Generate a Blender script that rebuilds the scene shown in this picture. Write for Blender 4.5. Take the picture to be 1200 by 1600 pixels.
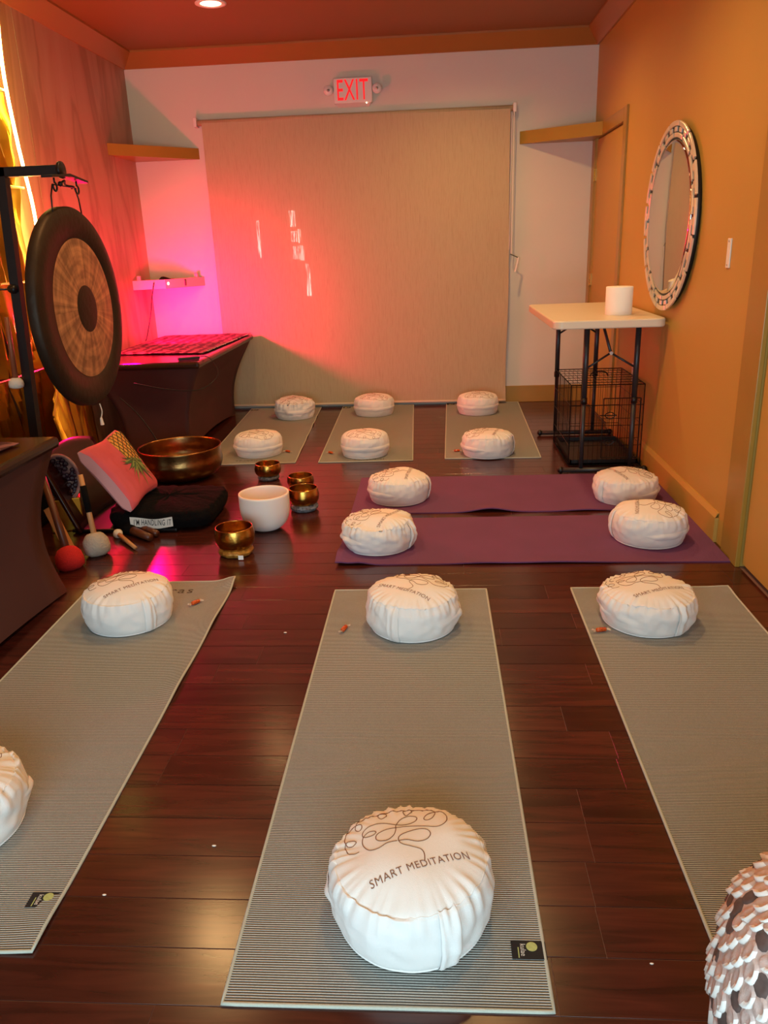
import bpy, bmesh, math, random
from mathutils import Vector, Matrix, noise
random.seed(7)
PI = math.pi
scene = bpy.context.scene
C = scene.collection
for o in list(bpy.data.objects): bpy.data.objects.remove(o)

# ------------------------------------------------------------------ camera
cam_d = bpy.data.cameras.new('camera'); cam = bpy.data.objects.new('camera', cam_d); C.objects.link(cam)
r_ = Vector((0.99759877, 0.05968939, -0.03512656)); d_ = Vector((-0.01380032, -0.3256954, -0.94537403)); w_ = Vector((-0.06786936, 0.94358873, -0.32408959))
# the fitted basis is stored by rows of world components
FX = 1223.09
yaw, pit, rol = -0.0718031893, 0.330049221, 0.0371391749
fw = Vector((math.sin(yaw)*math.cos(pit), math.cos(yaw)*math.cos(pit), -math.sin(pit)))
rt = Vector((math.cos(yaw), -math.sin(yaw), 0)); dn = fw.cross(rt)
r2 = math.cos(rol)*rt + math.sin(rol)*dn; d2 = -math.sin(rol)*rt + math.cos(rol)*dn
m = Matrix(((r2.x, -d2.x, -fw.x, 0), (r2.y, -d2.y, -fw.y, 0), (r2.z, -d2.z, -fw.z, 1.33), (0, 0, 0, 1)))
cam.matrix_world = m
cam_d.sensor_fit = 'VERTICAL'; cam_d.sensor_height = 24; cam_d.lens = FX/1600*24
cam_d.clip_start = 0.02; cam_d.clip_end = 60
scene.camera = cam

# ------------------------------------------------------------------ colour management, world, lights
vs = scene.view_settings
vs.view_transform = 'Standard'; vs.look = 'None'; vs.gamma = 1; vs.use_curve_mapping = False
vs.exposure = 0.0
wd = bpy.data.worlds.new('world'); scene.world = wd; wd.use_nodes = True
wd.node_tree.nodes['Background'].inputs[0].default_value = (0.72, 0.86, 1.0, 1)
wd.node_tree.nodes['Background'].inputs[1].default_value = 1.6

def light(name, kind, loc, color, power, **k):
    d = bpy.data.lights.new(name, kind); d.color = color; d.energy = power
    o = bpy.data.objects.new(name, d); C.objects.link(o); o.location = loc
    tgt = k.pop('target', None)
    for a, v in k.items(): setattr(d, a, v)
    if tgt: o.rotation_euler = (Vector(tgt)-Vector(loc)).to_track_quat('-Z', 'Y').to_euler()
    return o
# daylight through the shop window behind the camera
light('window_daylight', 'AREA', (-0.3, -1.18, 0.95), (0.62, 0.89, 1.0), 76, shape='RECTANGLE', size=2.3, size_y=1.5, target=(-0.2, 4, 0.2))
# magenta lamp standing on the far table, hidden by the gong
light('magenta_lamp', 'POINT', (-2.12, 5.25, 0.95), (1.0, 0.0, 0.085), 64, shadow_soft_size=0.05)
light('magenta_beam', 'SPOT', (-2.10, 5.85, 0.92), (1.0, 0.0, 0.10), 230, shadow_soft_size=0.06, spot_size=math.radians(125), spot_blend=1.0, target=(-1.85, 6.75, 0.78))
LAMPS = [(-1.37, 5.59), (0.25, 5.59), (-1.37, 3.65), (0.25, 3.65), (-1.37, 1.7), (0.25, 1.7)]
WARM = (1.0, 0.57, 0.22)

# ------------------------------------------------------------------ helpers
def L(h):
    h = h.lstrip('#'); v = [int(h[i:i+2], 16)/255 for i in (0, 2, 4)]
    return tuple((c/12.92 if c <= .04045 else ((c+.055)/1.055)**2.4) for c in v)+(1,)

def mat(name, col, rough=.6, metal=0, spec=.5, noise_amt=0.0, noise_scale=8, bump=0.0, bump_scale=60, coat=0, col2=None, emis=None, es=0, trans=0, sss=0, stretch=(1, 1, 1), sheen=0, rough_var=0):
    m = bpy.data.materials.new(name); m.use_nodes = True
    nt = m.node_tree; b = nt.nodes['Principled BSDF']
    c = L(col) if isinstance(col, str) else col
    b.inputs['Base Color'].default_value = c
    b.inputs['Roughness'].default_value = rough; b.inputs['Metallic'].default_value = metal
    b.inputs['Specular IOR Level'].default_value = spec
    b.inputs['Coat Weight'].default_value = coat; b.inputs['Coat Roughness'].default_value = .12
    b.inputs['Sheen Weight'].default_value = sheen
    if trans: b.inputs['Transmission Weight'].default_value = trans
    if sss:
        b.inputs['Subsurface Weight'].default_value = sss; b.inputs['Subsurface Radius'].default_value = (.03, .02, .015)
    if emis:
        b.inputs['Emission Color'].default_value = L(emis) if isinstance(emis, str) else emis
        b.inputs['Emission Strength'].default_value = es
    if noise_amt or bump or rough_var:
        tc = nt.nodes.new('ShaderNodeTexCoord'); mp = nt.nodes.new('ShaderNodeMapping'); mp.inputs['Scale'].default_value = stretch
        nt.links.new(tc.outputs['Object'], mp.inputs[0])
    if noise_amt or rough_var:
        n = nt.nodes.new('ShaderNodeTexNoise'); n.inputs['Scale'].default_value = noise_scale; n.inputs['Detail'].default_value = 5
        nt.links.new(mp.outputs[0], n.inputs['Vector'])
    if noise_amt:
        mx = nt.nodes.new('ShaderNodeMix'); mx.data_type = 'RGBA'
        c2 = L(col2) if col2 else tuple(x*(1-noise_amt) for x in c[:3])+(1,)
        mx.inputs['A'].default_value = c; mx.inputs['B'].default_value = c2
        rp = nt.nodes.new('ShaderNodeMapRange'); rp.inputs['From Min'].default_value = .3; rp.inputs['From Max'].default_value = .7
        nt.links.new(n.outputs['Fac'], rp.inputs['Value']); nt.links.new(rp.outputs[0], mx.inputs['Factor'])
        nt.links.new(mx.outputs['Result'], b.inputs['Base Color'])
    if rough_var:
        rr = nt.nodes.new('ShaderNodeMapRange'); rr.inputs['To Min'].default_value = rough-rough_var; rr.inputs['To Max'].default_value = rough+rough_var
        nt.links.new(n.outputs['Fac'], rr.inputs['Value']); nt.links.new(rr.outputs[0], b.inputs['Roughness'])
    if bump:
        n2 = nt.nodes.new('ShaderNodeTexNoise'); n2.inputs['Scale'].default_value = bump_scale; n2.inputs['Detail'].default_value = 4
        nt.links.new(mp.outputs[0], n2.inputs['Vector'])
        bp = nt.nodes.new('ShaderNodeBump'); bp.inputs['Strength'].default_value = bump; bp.inputs['Distance'].default_value = .01
        nt.links.new(n2.outputs['Fac'], bp.inputs['Height']); nt.links.new(bp.outputs[0], b.inputs['Normal'])
    return m

def node(nt, t, **k):
    n = nt.nodes.new(t)
    for a, v in k.items():
        if a in n.inputs: n.inputs[a].default_value = v
        else: setattr(n, a, v)
    return n

def mesh(name, V, F, m, parent=None, smooth=False, loc=None, rot=None, mats=None, fm=None):
    me = bpy.data.meshes.new(name); me.from_pydata([tuple(v) for v in V], [], F); me.validate(); me.update()
    if m: me.materials.append(m)
    if mats:
        for x in mats: me.materials.append(x)
        for p, i in zip(me.polygons, fm): p.material_index = i
    if smooth: me.shade_smooth()
    o = bpy.data.objects.new(name, me); C.objects.link(o)
    if parent: o.parent = parent
    if loc is not None: o.location = loc
    if rot is not None: o.rotation_euler = rot
    return o

def thing(name, label, cat, loc=(0, 0, 0), rz=0, group=None, obj=None):
    o = obj or bpy.data.objects.new(name, None)
    if not obj:
        C.objects.link(o); o.location = loc; o.rotation_euler = (0, 0, rz); o.empty_display_size = .05
    o['label'] = label; o['category'] = cat
    if group: o['group'] = group
    return o

def struct(o): o['kind'] = 'structure'; return o

class MB:
    def __init__(s): s.V = []; s.F = []
    def add(s, V, F):
        n = len(s.V); s.V += [tuple(v) for v in V]; s.F += [tuple(i+n for i in f) for f in F]; return s
    def box(s, a, b, bev=0):
        (x0, y0, z0), (x1, y1, z1) = a, b
        if not bev:
            V = [(x0, y0, z0), (x1, y0, z0), (x1, y1, z0), (x0, y1, z0), (x0, y0, z1), (x1, y0, z1), (x1, y1, z1), (x0, y1, z1)]
            F = [(0, 3, 2, 1), (4, 5, 6, 7), (0, 1, 5, 4), (1, 2, 6, 5), (2, 3, 7, 6), (3, 0, 4, 7)]
            return s.add(V, F)
        bm = bmesh.new(); bmesh.ops.create_cube(bm, size=1)
        for v in bm.verts: v.co = Vector(((x0+x1)/2+v.co.x*(x1-x0), (y0+y1)/2+v.co.y*(y1-y0), (z0+z1)/2+v.co.z*(z1-z0)))
        bmesh.ops.bevel(bm, geom=list(bm.edges), offset=bev, segments=2, profile=.5, affect='EDGES')
        bm.verts.index_update()
        V = [v.co[:] for v in bm.verts]; F = [tuple(v.index for v in f.verts) for f in bm.faces]; bm.free()
        return s.add(V, F)
    def tube(s, pts, r, n=8, closed=False, caps=True):
        P = [Vector(p) for p in pts]; N = len(P); R = r if isinstance(r, (list, tuple)) else [r]*N
        V = []; F = []; up = None
        for i, p in enumerate(P):
            if closed: t = P[(i+1) % N]-P[i-1]
            else: t = (P[min(i+1, N-1)]-P[max(i-1, 0)])
            if t.length < 1e-9: t = Vector((0, 0, 1))
            t.normalize()
            if up is None:
                up = Vector((0, 0, 1)) if abs(t.z) < .9 else Vector((1, 0, 0))
            a = t.cross(up)
            if a.length < 1e-6: a = t.cross(Vector((0, 1, 0)))
            a.normalize(); b2 = t.cross(a); b2.normalize(); up = -b2 if False else a.cross(t)
            for k in range(n):
                q = 2*PI*k/n; V.append(p+(a*math.cos(q)+b2*math.sin(q))*R[i])
        M = N if closed else N-1
        for i in range(M):
            for k in range(n):
                j = (i+1) % N; F.append((i*n+k, i*n+(k+1) % n, j*n+(k+1) % n, j*n+k))
        if caps and not closed:
            F.append(tuple(range(n-1, -1, -1))); F.append(tuple((N-1)*n+k for k in range(n)))
        return s.add(V, F)
    def lathe(s, prof, n=48, axis='z', at=(0, 0, 0), cap=True):
        V = []; F = []; N = len(prof)
        for (r, z) in prof:
            for k in range(n):
                q = 2*PI*k/n; x, y = r*math.cos(q), r*math.sin(q)
                if axis == 'z': p = (x, y, z)
                elif axis == 'x': p = (z, x, y)
                else: p = (x, z, y)
                V.append((p[0]+at[0], p[1]+at[1], p[2]+at[2]))
        for i in range(N-1):
            for k in range(n): F.append((i*n+k, i*n+(k+1) % n, (i+1)*n+(k+1) % n, (i+1)*n+k))
        if cap:
            if prof[0][0] > 1e-5: F.append(tuple(range(n-1, -1, -1)))
            if prof[-1][0] > 1e-5: F.append(tuple((N-1)*n+k for k in range(n)))
        return s.add(V, F)
    def grid(s, fn, nu, nv, closed_u=False):
        V = [fn(i/nu, j/nv) for j in range(nv+1) for i in range(nu if closed_u else nu+1)]
        W = nu if closed_u else nu+1; F = []
        for j in range(nv):
            for i in range(nu):
                i2 = (i+1) % W; F.append((j*W+i, j*W+i2, (j+1)*W+i2, (j+1)*W+i))
        return s.add(V, F)
    def ball(s, c, r, n=12, m_=8, sc=(1, 1, 1)):
        return s.grid(lambda u, v: (c[0]+r*sc[0]*math.sin(max(.001, min(.999, v))*PI)*math.cos(2*PI*u), c[1]+r*sc[1]*math.sin(max(.001, min(.999, v))*PI)*math.sin(2*PI*u), c[2]-r*sc[2]*math.cos(v*PI)), n, m_, True)
    def build(s, name, m, parent=None, smooth=False, **k): return mesh(name, s.V, s.F, m, parent, smooth, **k)

def box(name, a, b, m, parent=None, bev=0, **k): return MB().box(a, b, bev).build(name, m, parent, **k)

def smoothpath(P, sub=5, closed=False):
    P = [Vector(p) for p in P]; out = []; N = len(P)
    for i in range(N if closed else N-1):
        p0 = P[i-1] if (i or closed) else P[0]; p1 = P[i]; p2 = P[(i+1) % N]; p3 = P[(i+2) % N] if closed else P[min(i+2, N-1)]
        for k in range(sub):
            t = k/sub
            out.append(.5*((2*p1)+(p2-p0)*t+(2*p0-5*p1+4*p2-p3)*t*t+(3*p1-p0-3*p2+p3)*t**3))
    if not closed: out.append(P[-1])
    return out

TXT = {}
def text_geo(s, height, track=1.0, bold=0.0, shear=0, sx=1.0):
    """flat letters as triangles, cap height = height, centred on x, baseline y = 0"""
    key = (s, track, bold, shear)
    if key not in TXT:
        cu = bpy.data.curves.new('t', 'FONT'); cu.body = s; cu.size = 1; cu.space_character = track; cu.offset = bold; cu.shear = shear; cu.resolution_u = 3
        o = bpy.data.objects.new('t', cu); C.objects.link(o)
        dg = bpy.context.evaluated_depsgraph_get(); me = o.evaluated_get(dg).to_mesh()
        V = [v.co.copy() for v in me.vertices]; F = [tuple(p.vertices) for p in me.polygons]
        o.evaluated_get(dg).to_mesh_clear(); bpy.data.objects.remove(o); bpy.data.curves.remove(cu)
        TXT[key] = (V, F)
    V, F = TXT[key]
    x0 = min(v.x for v in V); x1 = max(v.x for v in V); k = height/.69
    return [((v.x-(x0+x1)/2)*k*sx, v.y*k, 0) for v in V], F

# ------------------------------------------------------------------ materials
M = {}
def wood_floor():
    m = bpy.data.materials.new('floor_plank'); m.use_nodes = True; nt = m.node_tree; b = nt.nodes['Principled BSDF']
    tc = node(nt, 'ShaderNodeTexCoord'); oi = node(nt, 'ShaderNodeObjectInfo')
    ad = node(nt, 'ShaderNodeVectorMath', operation='ADD'); sc = node(nt, 'ShaderNodeVectorMath', operation='SCALE'); sc.inputs['Scale'].default_value = 1
    cm = node(nt, 'ShaderNodeCombineXYZ'); ml = node(nt, 'ShaderNodeMath', operation='MULTIPLY'); ml.inputs[1].default_value = 37
    nt.links.new(oi.outputs['Random'], ml.inputs[0]); nt.links.new(ml.outputs[0], cm.inputs[2])
    nt.links.new(tc.outputs['Object'], ad.inputs[0]); nt.links.new(cm.outputs[0], ad.inputs[1])
    mp = node(nt, 'ShaderNodeMapping'); mp.inputs['Scale'].default_value = (1.2, 14, 1); nt.links.new(ad.outputs[0], mp.inputs[0])
    n = node(nt, 'ShaderNodeTexNoise', Scale=2.5, Detail=7, Distortion=1.2); nt.links.new(mp.outputs[0], n.inputs['Vector'])
    rp = node(nt, 'ShaderNodeValToRGB'); e = rp.color_ramp.elements
    e[0].position = .3; e[0].color = L('#341611'); e[1].position = .75; e[1].color = L('#56271d')
    nt.links.new(n.outputs['Fac'], rp.inputs[0])
    hs = node(nt, 'ShaderNodeHueSaturation'); mr = node(nt, 'ShaderNodeMapRange'); mr.inputs['To Min'].default_value = .8; mr.inputs['To Max'].default_value = 1.25
    nt.links.new(oi.outputs['Random'], mr.inputs['Value']); nt.links.new(mr.outputs[0], hs.inputs['Value']); nt.links.new(rp.outputs[0], hs.inputs['Color'])
    nt.links.new(hs.outputs[0], b.inputs['Base Color'])
    n2 = node(nt, 'ShaderNodeTexNoise', Scale=3.0, Detail=3); nt.links.new(tc.outputs['Object'], n2.inputs['Vector'])
    r2_ = node(nt, 'ShaderNodeMapRange'); r2_.inputs['To Min'].default_value = .15; r2_.inputs['To Max'].default_value = .26
    nt.links.new(n2.outputs['Fac'], r2_.inputs['Value']); nt.links.new(r2_.outputs[0], b.inputs['Roughness'])
    bp = node(nt, 'ShaderNodeBump', Strength=.05); bp.inputs['Distance'].default_value = .002
    nt.links.new(n.outputs['Fac'], bp.inputs['Height']); nt.links.new(bp.outputs[0], b.inputs['Normal'])
    b.inputs['Specular IOR Level'].default_value = .55
    return m
M['floor'] = wood_floor()
M['seam'] = mat('plank_seam', '#7c5a50', .6)

def stripe_mat():
    m = bpy.data.materials.new('striped_mat'); m.use_nodes = True; nt = m.node_tree; b = nt.nodes['Principled BSDF']
    tc = node(nt, 'ShaderNodeTexCoord'); sx = node(nt, 'ShaderNodeSeparateXYZ'); nt.links.new(tc.outputs['Object'], sx.inputs[0])
    nz = node(nt, 'ShaderNodeTexNoise', Scale=9, Detail=2); nt.links.new(tc.outputs['Object'], nz.inputs['Vector'])
    k1 = node(nt, 'ShaderNodeMath', operation='MULTIPLY_ADD'); k1.inputs[1].default_value = .0014; nt.links.new(nz.outputs['Fac'], k1.inputs[0]); nt.links.new(sx.outputs['Y'], k1.inputs[2])
    k2 = node(nt, 'ShaderNodeMath', operation='MULTIPLY'); k2.inputs[1].default_value = 2*PI/.0056; nt.links.new(k1.outputs[0], k2.inputs[0])
    sn = node(nt, 'ShaderNodeMath', operation='SINE'); nt.links.new(k2.outputs[0], sn.inputs[0])
    rp = node(nt, 'ShaderNodeValToRGB'); e = rp.color_ramp.elements
    mr = node(nt, 'ShaderNodeMapRange'); mr.inputs['From Min'].default_value = -1; nt.links.new(sn.outputs[0], mr.inputs['Value']); nt.links.new(mr.outputs[0], rp.inputs[0])
    e[0].position = .30; e[0].color = L('#474542'); e[1].position = .55; e[1].color = L('#b7b9b3')
    n3 = node(nt, 'ShaderNodeTexNoise', Scale=350, Detail=2); nt.links.new(tc.outputs['Object'], n3.inputs['Vector'])
    mx = node(nt, 'ShaderNodeMix', data_type='RGBA', blend_type='MULTIPLY'); mx.inputs['Factor'].default_value = .5
    m3 = node(nt, 'ShaderNodeMapRange'); m3.inputs['To Min'].default_value = .5; m3.inputs['To Max'].default_value = 1.4; nt.links.new(n3.outputs['Fac'], m3.inputs['Value'])
    nt.links.new(rp.outputs[0], mx.inputs['A']); nt.links.new(m3.outputs[0], mx.inputs['B'])
    nt.links.new(mx.outputs['Result'], b.inputs['Base Color'])
    b.inputs['Roughness'].default_value = .9; b.inputs['Specular IOR Level'].default_value = .2
    bp = node(nt, 'ShaderNodeBump', Strength=.6); bp.inputs['Distance'].default_value = .0012
    nt.links.new(sn.outputs[0], bp.inputs['Height']); nt.links.new(bp.outputs[0], b.inputs['Normal'])
    return m
M['stripe'] = stripe_mat()
M['edging'] = mat('mat_edging', '#b9bdb0', .85, bump=.3, bump_scale=500)
M['ochre'] = mat('ochre_paint', '#bf9646', .5, spec=.4, noise_amt=.06, noise_scale=1.5, bump=.04, bump_scale=180)
M['ochre_d'] = mat('ceiling_paint', '#8c5a26', .55, noise_amt=.05, noise_scale=1)
M['trim'] = mat('ochre_gloss_trim', '#a67f30', .35, noise_amt=.08, noise_scale=6)
M['white_wall'] = mat('white_wall_paint', '#d8d2c2', .7, noise_amt=.04, noise_scale=2, bump=.03, bump_scale=120)
M['white_cloth'] = mat('white_cotton', '#e9e6e2', .85, bump=.15, bump_scale=700, sheen=.15)
M['thread'] = mat('brown_thread', '#7d5238', .8)
M['purple'] = mat('purple_rubber', '#74406e', .75, noise_amt=.12, noise_scale=5, bump=.5, bump_scale=420)
M['black'] = mat('black_plastic', '#141312', .45)
M['blackm'] = mat('black_powder_coat', '#161314', .4, metal=.2, spec=.5)
M['grey_steel'] = mat('dark_grey_steel', '#3d3e40', .38, metal=.5)
M['white_pl'] = mat('white_plastic', '#e4e0d6', .45, bump=.03, bump_scale=300)
M['table_top'] = mat('table_top_plastic', '#d9cdb8', .4, bump=.08, bump_scale=300)
M['brass'] = mat('hammered_brass', '#c89a48', .24, metal=1, noise_amt=.35, noise_scale=14, bump=.12, bump_scale=40, col2='#946428')
M['bronze'] = mat('dark_bronze', '#b08450', .30, metal=1, noise_amt=.5, noise_scale=9, bump=.1, bump_scale=50, col2='#74502c')
M['crystal'] = mat('frosted_quartz', '#f0e6de', .45, spec=.5, sss=.6)
M['cloth_brown'] = mat('brown_stretch_cloth', '#4a241e', .8, noise_amt=.12, noise_scale=3, bump=.06, bump_scale=400)
M['dark_lacquer'] = mat('dark_table_top', '#2e1911', .22, noise_amt=.3, noise_scale=4, stretch=(1, .2, 1))
M['textile'] = None
M['black_cloth'] = mat('black_velvet', '#080607', .95, spec=.15, bump=.5, bump_scale=60)
M['pink_cloth'] = mat('pink_linen', '#d2606a', .85, noise_amt=.1, noise_scale=5, bump=.3, bump_scale=400, col2='#c85058')
M['pink_side'] = mat('pale_pink_linen', '#d49a9a', .85, bump=.3, bump_scale=400)
M['gold'] = mat('gold_foil', '#dca83c', .34, metal=1, noise_amt=.25, noise_scale=5, rough_var=.08)
M['gold_edge'] = mat('gold_foil_edge', '#e0c070', .3, metal=1)
M['mirror'] = mat('mirror_glass', '#e8e4dc', .03, metal=1)
M['mirror_tile'] = mat('bevelled_mirror_tile', '#e8dcc8', .3, metal=.45)
M['gong_dark'] = mat('gong_patina', '#3a2c20', .55, metal=.6, noise_amt=.35, noise_scale=7, bump=.25, bump_scale=30)
M['wood'] = mat('pale_wood', '#c08a58', .5, noise_amt=.2, noise_scale=6, stretch=(1, 1, .2))
M['wood_d'] = mat('brown_wood', '#5c2f1a', .4, noise_amt=.3, noise_scale=8, stretch=(1, 1, .2))
M['red_felt'] = mat('red_felt', '#c01812', .9, bump=.4, bump_scale=200)
M['grey_felt'] = mat('grey_fleece', '#b0a594', .95, noise_amt=.15, noise_scale=20, bump=.6, bump_scale=120)
M['white_felt'] = mat('white_felt', '#ded2c2', .9, bump=.3, bump_scale=200)
M['grey_silk'] = mat('grey_patterned_silk', '#8f979c', .4, noise_amt=.8, noise_scale=70, col2='#1c2026')
M['gold_silk'] = mat('gold_brocade', '#d09a42', .35, noise_amt=.6, noise_scale=60, metal=.3, col2='#8a4a14')
M['white_paper'] = mat('white_paper', '#f2efe8', .8)
M['tag_black'] = mat('black_label_cloth', '#131214', .8)
M['tag_white'] = mat('woven_white_thread', '#dcdad2', .8)
M['leafgreen'] = mat('lime_disc_thread', '#b7c078', .8, noise_amt=.25, noise_scale=150)
M['print_grey'] = mat('dark_olive_print', '#4a4638', .85)
M['orange_candy'] = mat('orange_candy', '#e8641c', .25, noise_amt=.4, noise_scale=180, col2='#8c2408')
M['wrapper'] = mat('clear_wrapper', '#f0d8c0', .15, trans=.5)
M['rock'] = mat('amethyst_crystal', '#3a2638', .25, noise_amt=.4, noise_scale=12, col2='#1c1018')
M['rock_rim'] = mat('pale_geode_rim', '#c9a090', .5, noise_amt=.4, noise_scale=20, col2='#6a3c48')
M['scale'] = mat('chalk_white_ceramic', '#d2b8ae', .55, noise_amt=.12, noise_scale=25, bump=.3, bump_scale=90)
M['scale_rim'] = mat('white_glazed_rim', '#f4efe8', .3)  # paler colour painting the lit crescent on each scale
M['hole'] = mat('dark_recess', '#6a5650', .8, noise_amt=.4, noise_scale=60)  # dark colour stands in for the shade inside the stool's openings
M['chrome'] = mat('brass_hinge', '#d8c070', .25, metal=1)
M['steel'] = mat('steel_rivet', '#b8b4ac', .3, metal=1)
M['exit_red'] = mat('lit_red_letters', '#300000', .4, emis=(1.0, .006, .008, 1), es=1.15)
M['led'] = mat('yellow_led_tube', '#fff0b0', .4, emis=(1.0, .72, .16, 1), es=45)
M['lamp_glow'] = mat('lamp_lens', '#ffe0b0', .4, emis=(1.0, .72, .42, 1), es=9)
M['led_dot'] = mat('green_white_led', '#f0ffe0', .4, emis=(.8, 1.0, .7, 1), es=6)
M['day_gap'] = mat('daylight_gap', '#ffffff', .5, emis=(1.0, .86, .72, 1), es=9)  # emission standing in for daylight glints on the blind
M['dark_out'] = mat('dark_door_panel', '#3a2c20', .7)
M['glass'] = mat('window_glass', '#dfe8ea', .03, trans=1)
M['leaf'] = mat('leaf_print_green', '#4c6a3c', .85, noise_amt=.3, noise_scale=60)
M['pine'] = mat('pineapple_print', '#e08a48', .85, noise_amt=.3, noise_scale=30, col2='#d0b050')
M['pine_line'] = mat('pineapple_outline', '#5a4a24', .85)
M['router'] = mat('pale_shelf_paint', '#c9a58c', .5)
M['crumb'] = mat('pale_crumb', '#e8d8c8', .8)

def gong_tan():
    m = bpy.data.materials.new('gong_tan'); m.use_nodes = True; nt = m.node_tree; b = nt.nodes['Principled BSDF']
    tc = node(nt, 'ShaderNodeTexCoord'); sx = node(nt, 'ShaderNodeSeparateXYZ'); nt.links.new(tc.outputs['Object'], sx.inputs[0])
    at = node(nt, 'ShaderNodeMath', operation='ARCTAN2'); nt.links.new(sx.outputs['Z'], at.inputs[0]); nt.links.new(sx.outputs['Y'], at.inputs[1])
    ln = node(nt, 'ShaderNodeVectorMath', operation='LENGTH'); nt.links.new(tc.outputs['Object'], ln.inputs[0])
    cm = node(nt, 'ShaderNodeCombineXYZ'); k = node(nt, 'ShaderNodeMath', operation='MULTIPLY'); k.inputs[1].default_value = 16
    nt.links.new(ln.outputs['Value'], k.inputs[0]); nt.links.new(k.outputs[0], cm.inputs[0]); nt.links.new(at.outputs[0], cm.inputs[1])
    n = node(nt, 'ShaderNodeTexNoise', Scale=1.6, Detail=3); nt.links.new(cm.outputs[0], n.inputs['Vector'])
    cm2 = node(nt, 'ShaderNodeCombineXYZ'); k3 = node(nt, 'ShaderNodeMath', operation='MULTIPLY'); k3.inputs[1].default_value = 7
    nt.links.new(at.outputs[0], k3.inputs[0]); nt.links.new(k3.outputs[0], cm2.inputs[0])
    n4 = node(nt, 'ShaderNodeTexNoise', Scale=1.1, Detail=3); nt.links.new(cm2.outputs[0], n4.inputs['Vector'])
    av = node(nt, 'ShaderNodeMath', operation='ADD'); nt.links.new(n.outputs['Fac'], av.inputs[0]); nt.links.new(n4.outputs['Fac'], av.inputs[1])
    rp = node(nt, 'ShaderNodeValToRGB'); e = rp.color_ramp.elements; e[0].position = .42; e[0].color = L('#8c6a4a'); e[1].position = .62; e[1].color = L('#d2a676')
    hf = node(nt, 'ShaderNodeMath', operation='MULTIPLY'); hf.inputs[1].default_value = .5; nt.links.new(av.outputs[0], hf.inputs[0])
    nt.links.new(hf.outputs[0], rp.inputs[0]); nt.links.new(rp.outputs[0], b.inputs['Base Color'])
    b.inputs['Metallic'].default_value = .55; b.inputs['Roughness'].default_value = .45
    bp = node(nt, 'ShaderNodeBump', Strength=.12); bp.inputs['Distance'].default_value = .002
    nt.links.new(n.outputs['Fac'], bp.inputs['Height']); nt.links.new(bp.outputs[0], b.inputs['Normal'])
    return m
M['gong_tan'] = gong_tan()

def mural():
    m = bpy.data.materials.new('onyx_mural_paper'); m.use_nodes = True; nt = m.node_tree; b = nt.nodes['Principled BSDF']
    tc = node(nt, 'ShaderNodeTexCoord'); mp = node(nt, 'ShaderNodeMapping'); mp.inputs['Scale'].default_value = (1, 1.5, .28); nt.links.new(tc.outputs['Object'], mp.inputs[0])
    n = node(nt, 'ShaderNodeTexNoise', Scale=1.3, Detail=6, Distortion=1.0); nt.links.new(mp.outputs[0], n.inputs['Vector'])
    rp = node(nt, 'ShaderNodeValToRGB'); e = rp.color_ramp.elements
    e[0].position = .28; e[0].color = L('#9c7660'); e[1].position = .75; e[1].color = L('#c9a184')
    x = e.new(.44); x.color = L('#c09678'); x = e.new(.50); x.color = L('#a87c60'); x = e.new(.54); x.color = L('#c08f72')
    nt.links.new(n.outputs['Fac'], rp.inputs[0]); nt.links.new(rp.outputs[0], b.inputs['Base Color']); b.inputs['Roughness'].default_value = .5
    return m
M['mural'] = mural()

def blind_mat():
    m = bpy.data.materials.new('woven_blind'); m.use_nodes = True; nt = m.node_tree; b = nt.nodes['Principled BSDF']; out = nt.nodes['Material Output']
    tc = node(nt, 'ShaderNodeTexCoord'); mp = node(nt, 'ShaderNodeMapping'); mp.inputs['Scale'].default_value = (420, 1, 9); nt.links.new(tc.outputs['Object'], mp.inputs[0])
    n = node(nt, 'ShaderNodeTexNoise', Scale=1, Detail=2); nt.links.new(mp.outputs[0], n.inputs['Vector'])
    rp = node(nt, 'ShaderNodeValToRGB'); e = rp.color_ramp.elements; e[0].position = .3; e[0].color = L('#aa9674'); e[1].position = .7; e[1].color = L('#c8b690')
    nt.links.new(n.outputs['Fac'], rp.inputs[0]); nt.links.new(rp.outputs[0], b.inputs['Base Color']); b.inputs['Roughness'].default_value = .7
    tr = node(nt, 'ShaderNodeBsdfTransparent'); mx = node(nt, 'ShaderNodeMixShader')
    gt = node(nt, 'ShaderNodeMapRange'); gt.inputs['From Min'].default_value = .5; gt.inputs['From Max'].default_value = .62; gt.inputs['To Min'].default_value = .0; gt.inputs['To Max'].default_value = .16
    nt.links.new(n.outputs['Fac'], gt.inputs['Value']); nt.links.new(gt.outputs[0], mx.inputs[0])
    nt.links.new(b.outputs[0], mx.inputs[1]); nt.links.new(tr.outputs[0], mx.inputs[2]); nt.links.new(mx.outputs[0], out.inputs['Surface'])
    return m
M['blind'] = blind_mat()

def textile():
    m = bpy.data.materials.new('woven_runner'); m.use_nodes = True; nt = m.node_tree; b = nt.nodes['Principled BSDF']
    tc = node(nt, 'ShaderNodeTexCoord'); w = node(nt, 'ShaderNodeTexWave', Scale=4, Distortion=6, Detail=3); w.inputs['Detail Scale'].default_value = 3
    nt.links.new(tc.outputs['Object'], w.inputs['Vector'])
    rp = node(nt, 'ShaderNodeValToRGB'); e = rp.color_ramp.elements; e[0].position = .4; e[0].color = L('#38101a'); e[1].position = .7; e[1].color = L('#7c5058')
    nt.links.new(w.outputs['Fac'], rp.inputs[0]); nt.links.new(rp.outputs[0], b.inputs['Base Color']); b.inputs['Roughness'].default_value = .75
    return m
M['textile'] = textile()

# ------------------------------------------------------------------ room shell
XL, XR, YB, YF, ZC = -2.39, 1.257, 6.753, -1.3, 2.79
fl = struct(box('floor', (XL-.1, YF-.1, -.12), (XR+.1, YB+.1, -.0016), M['seam']))
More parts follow.
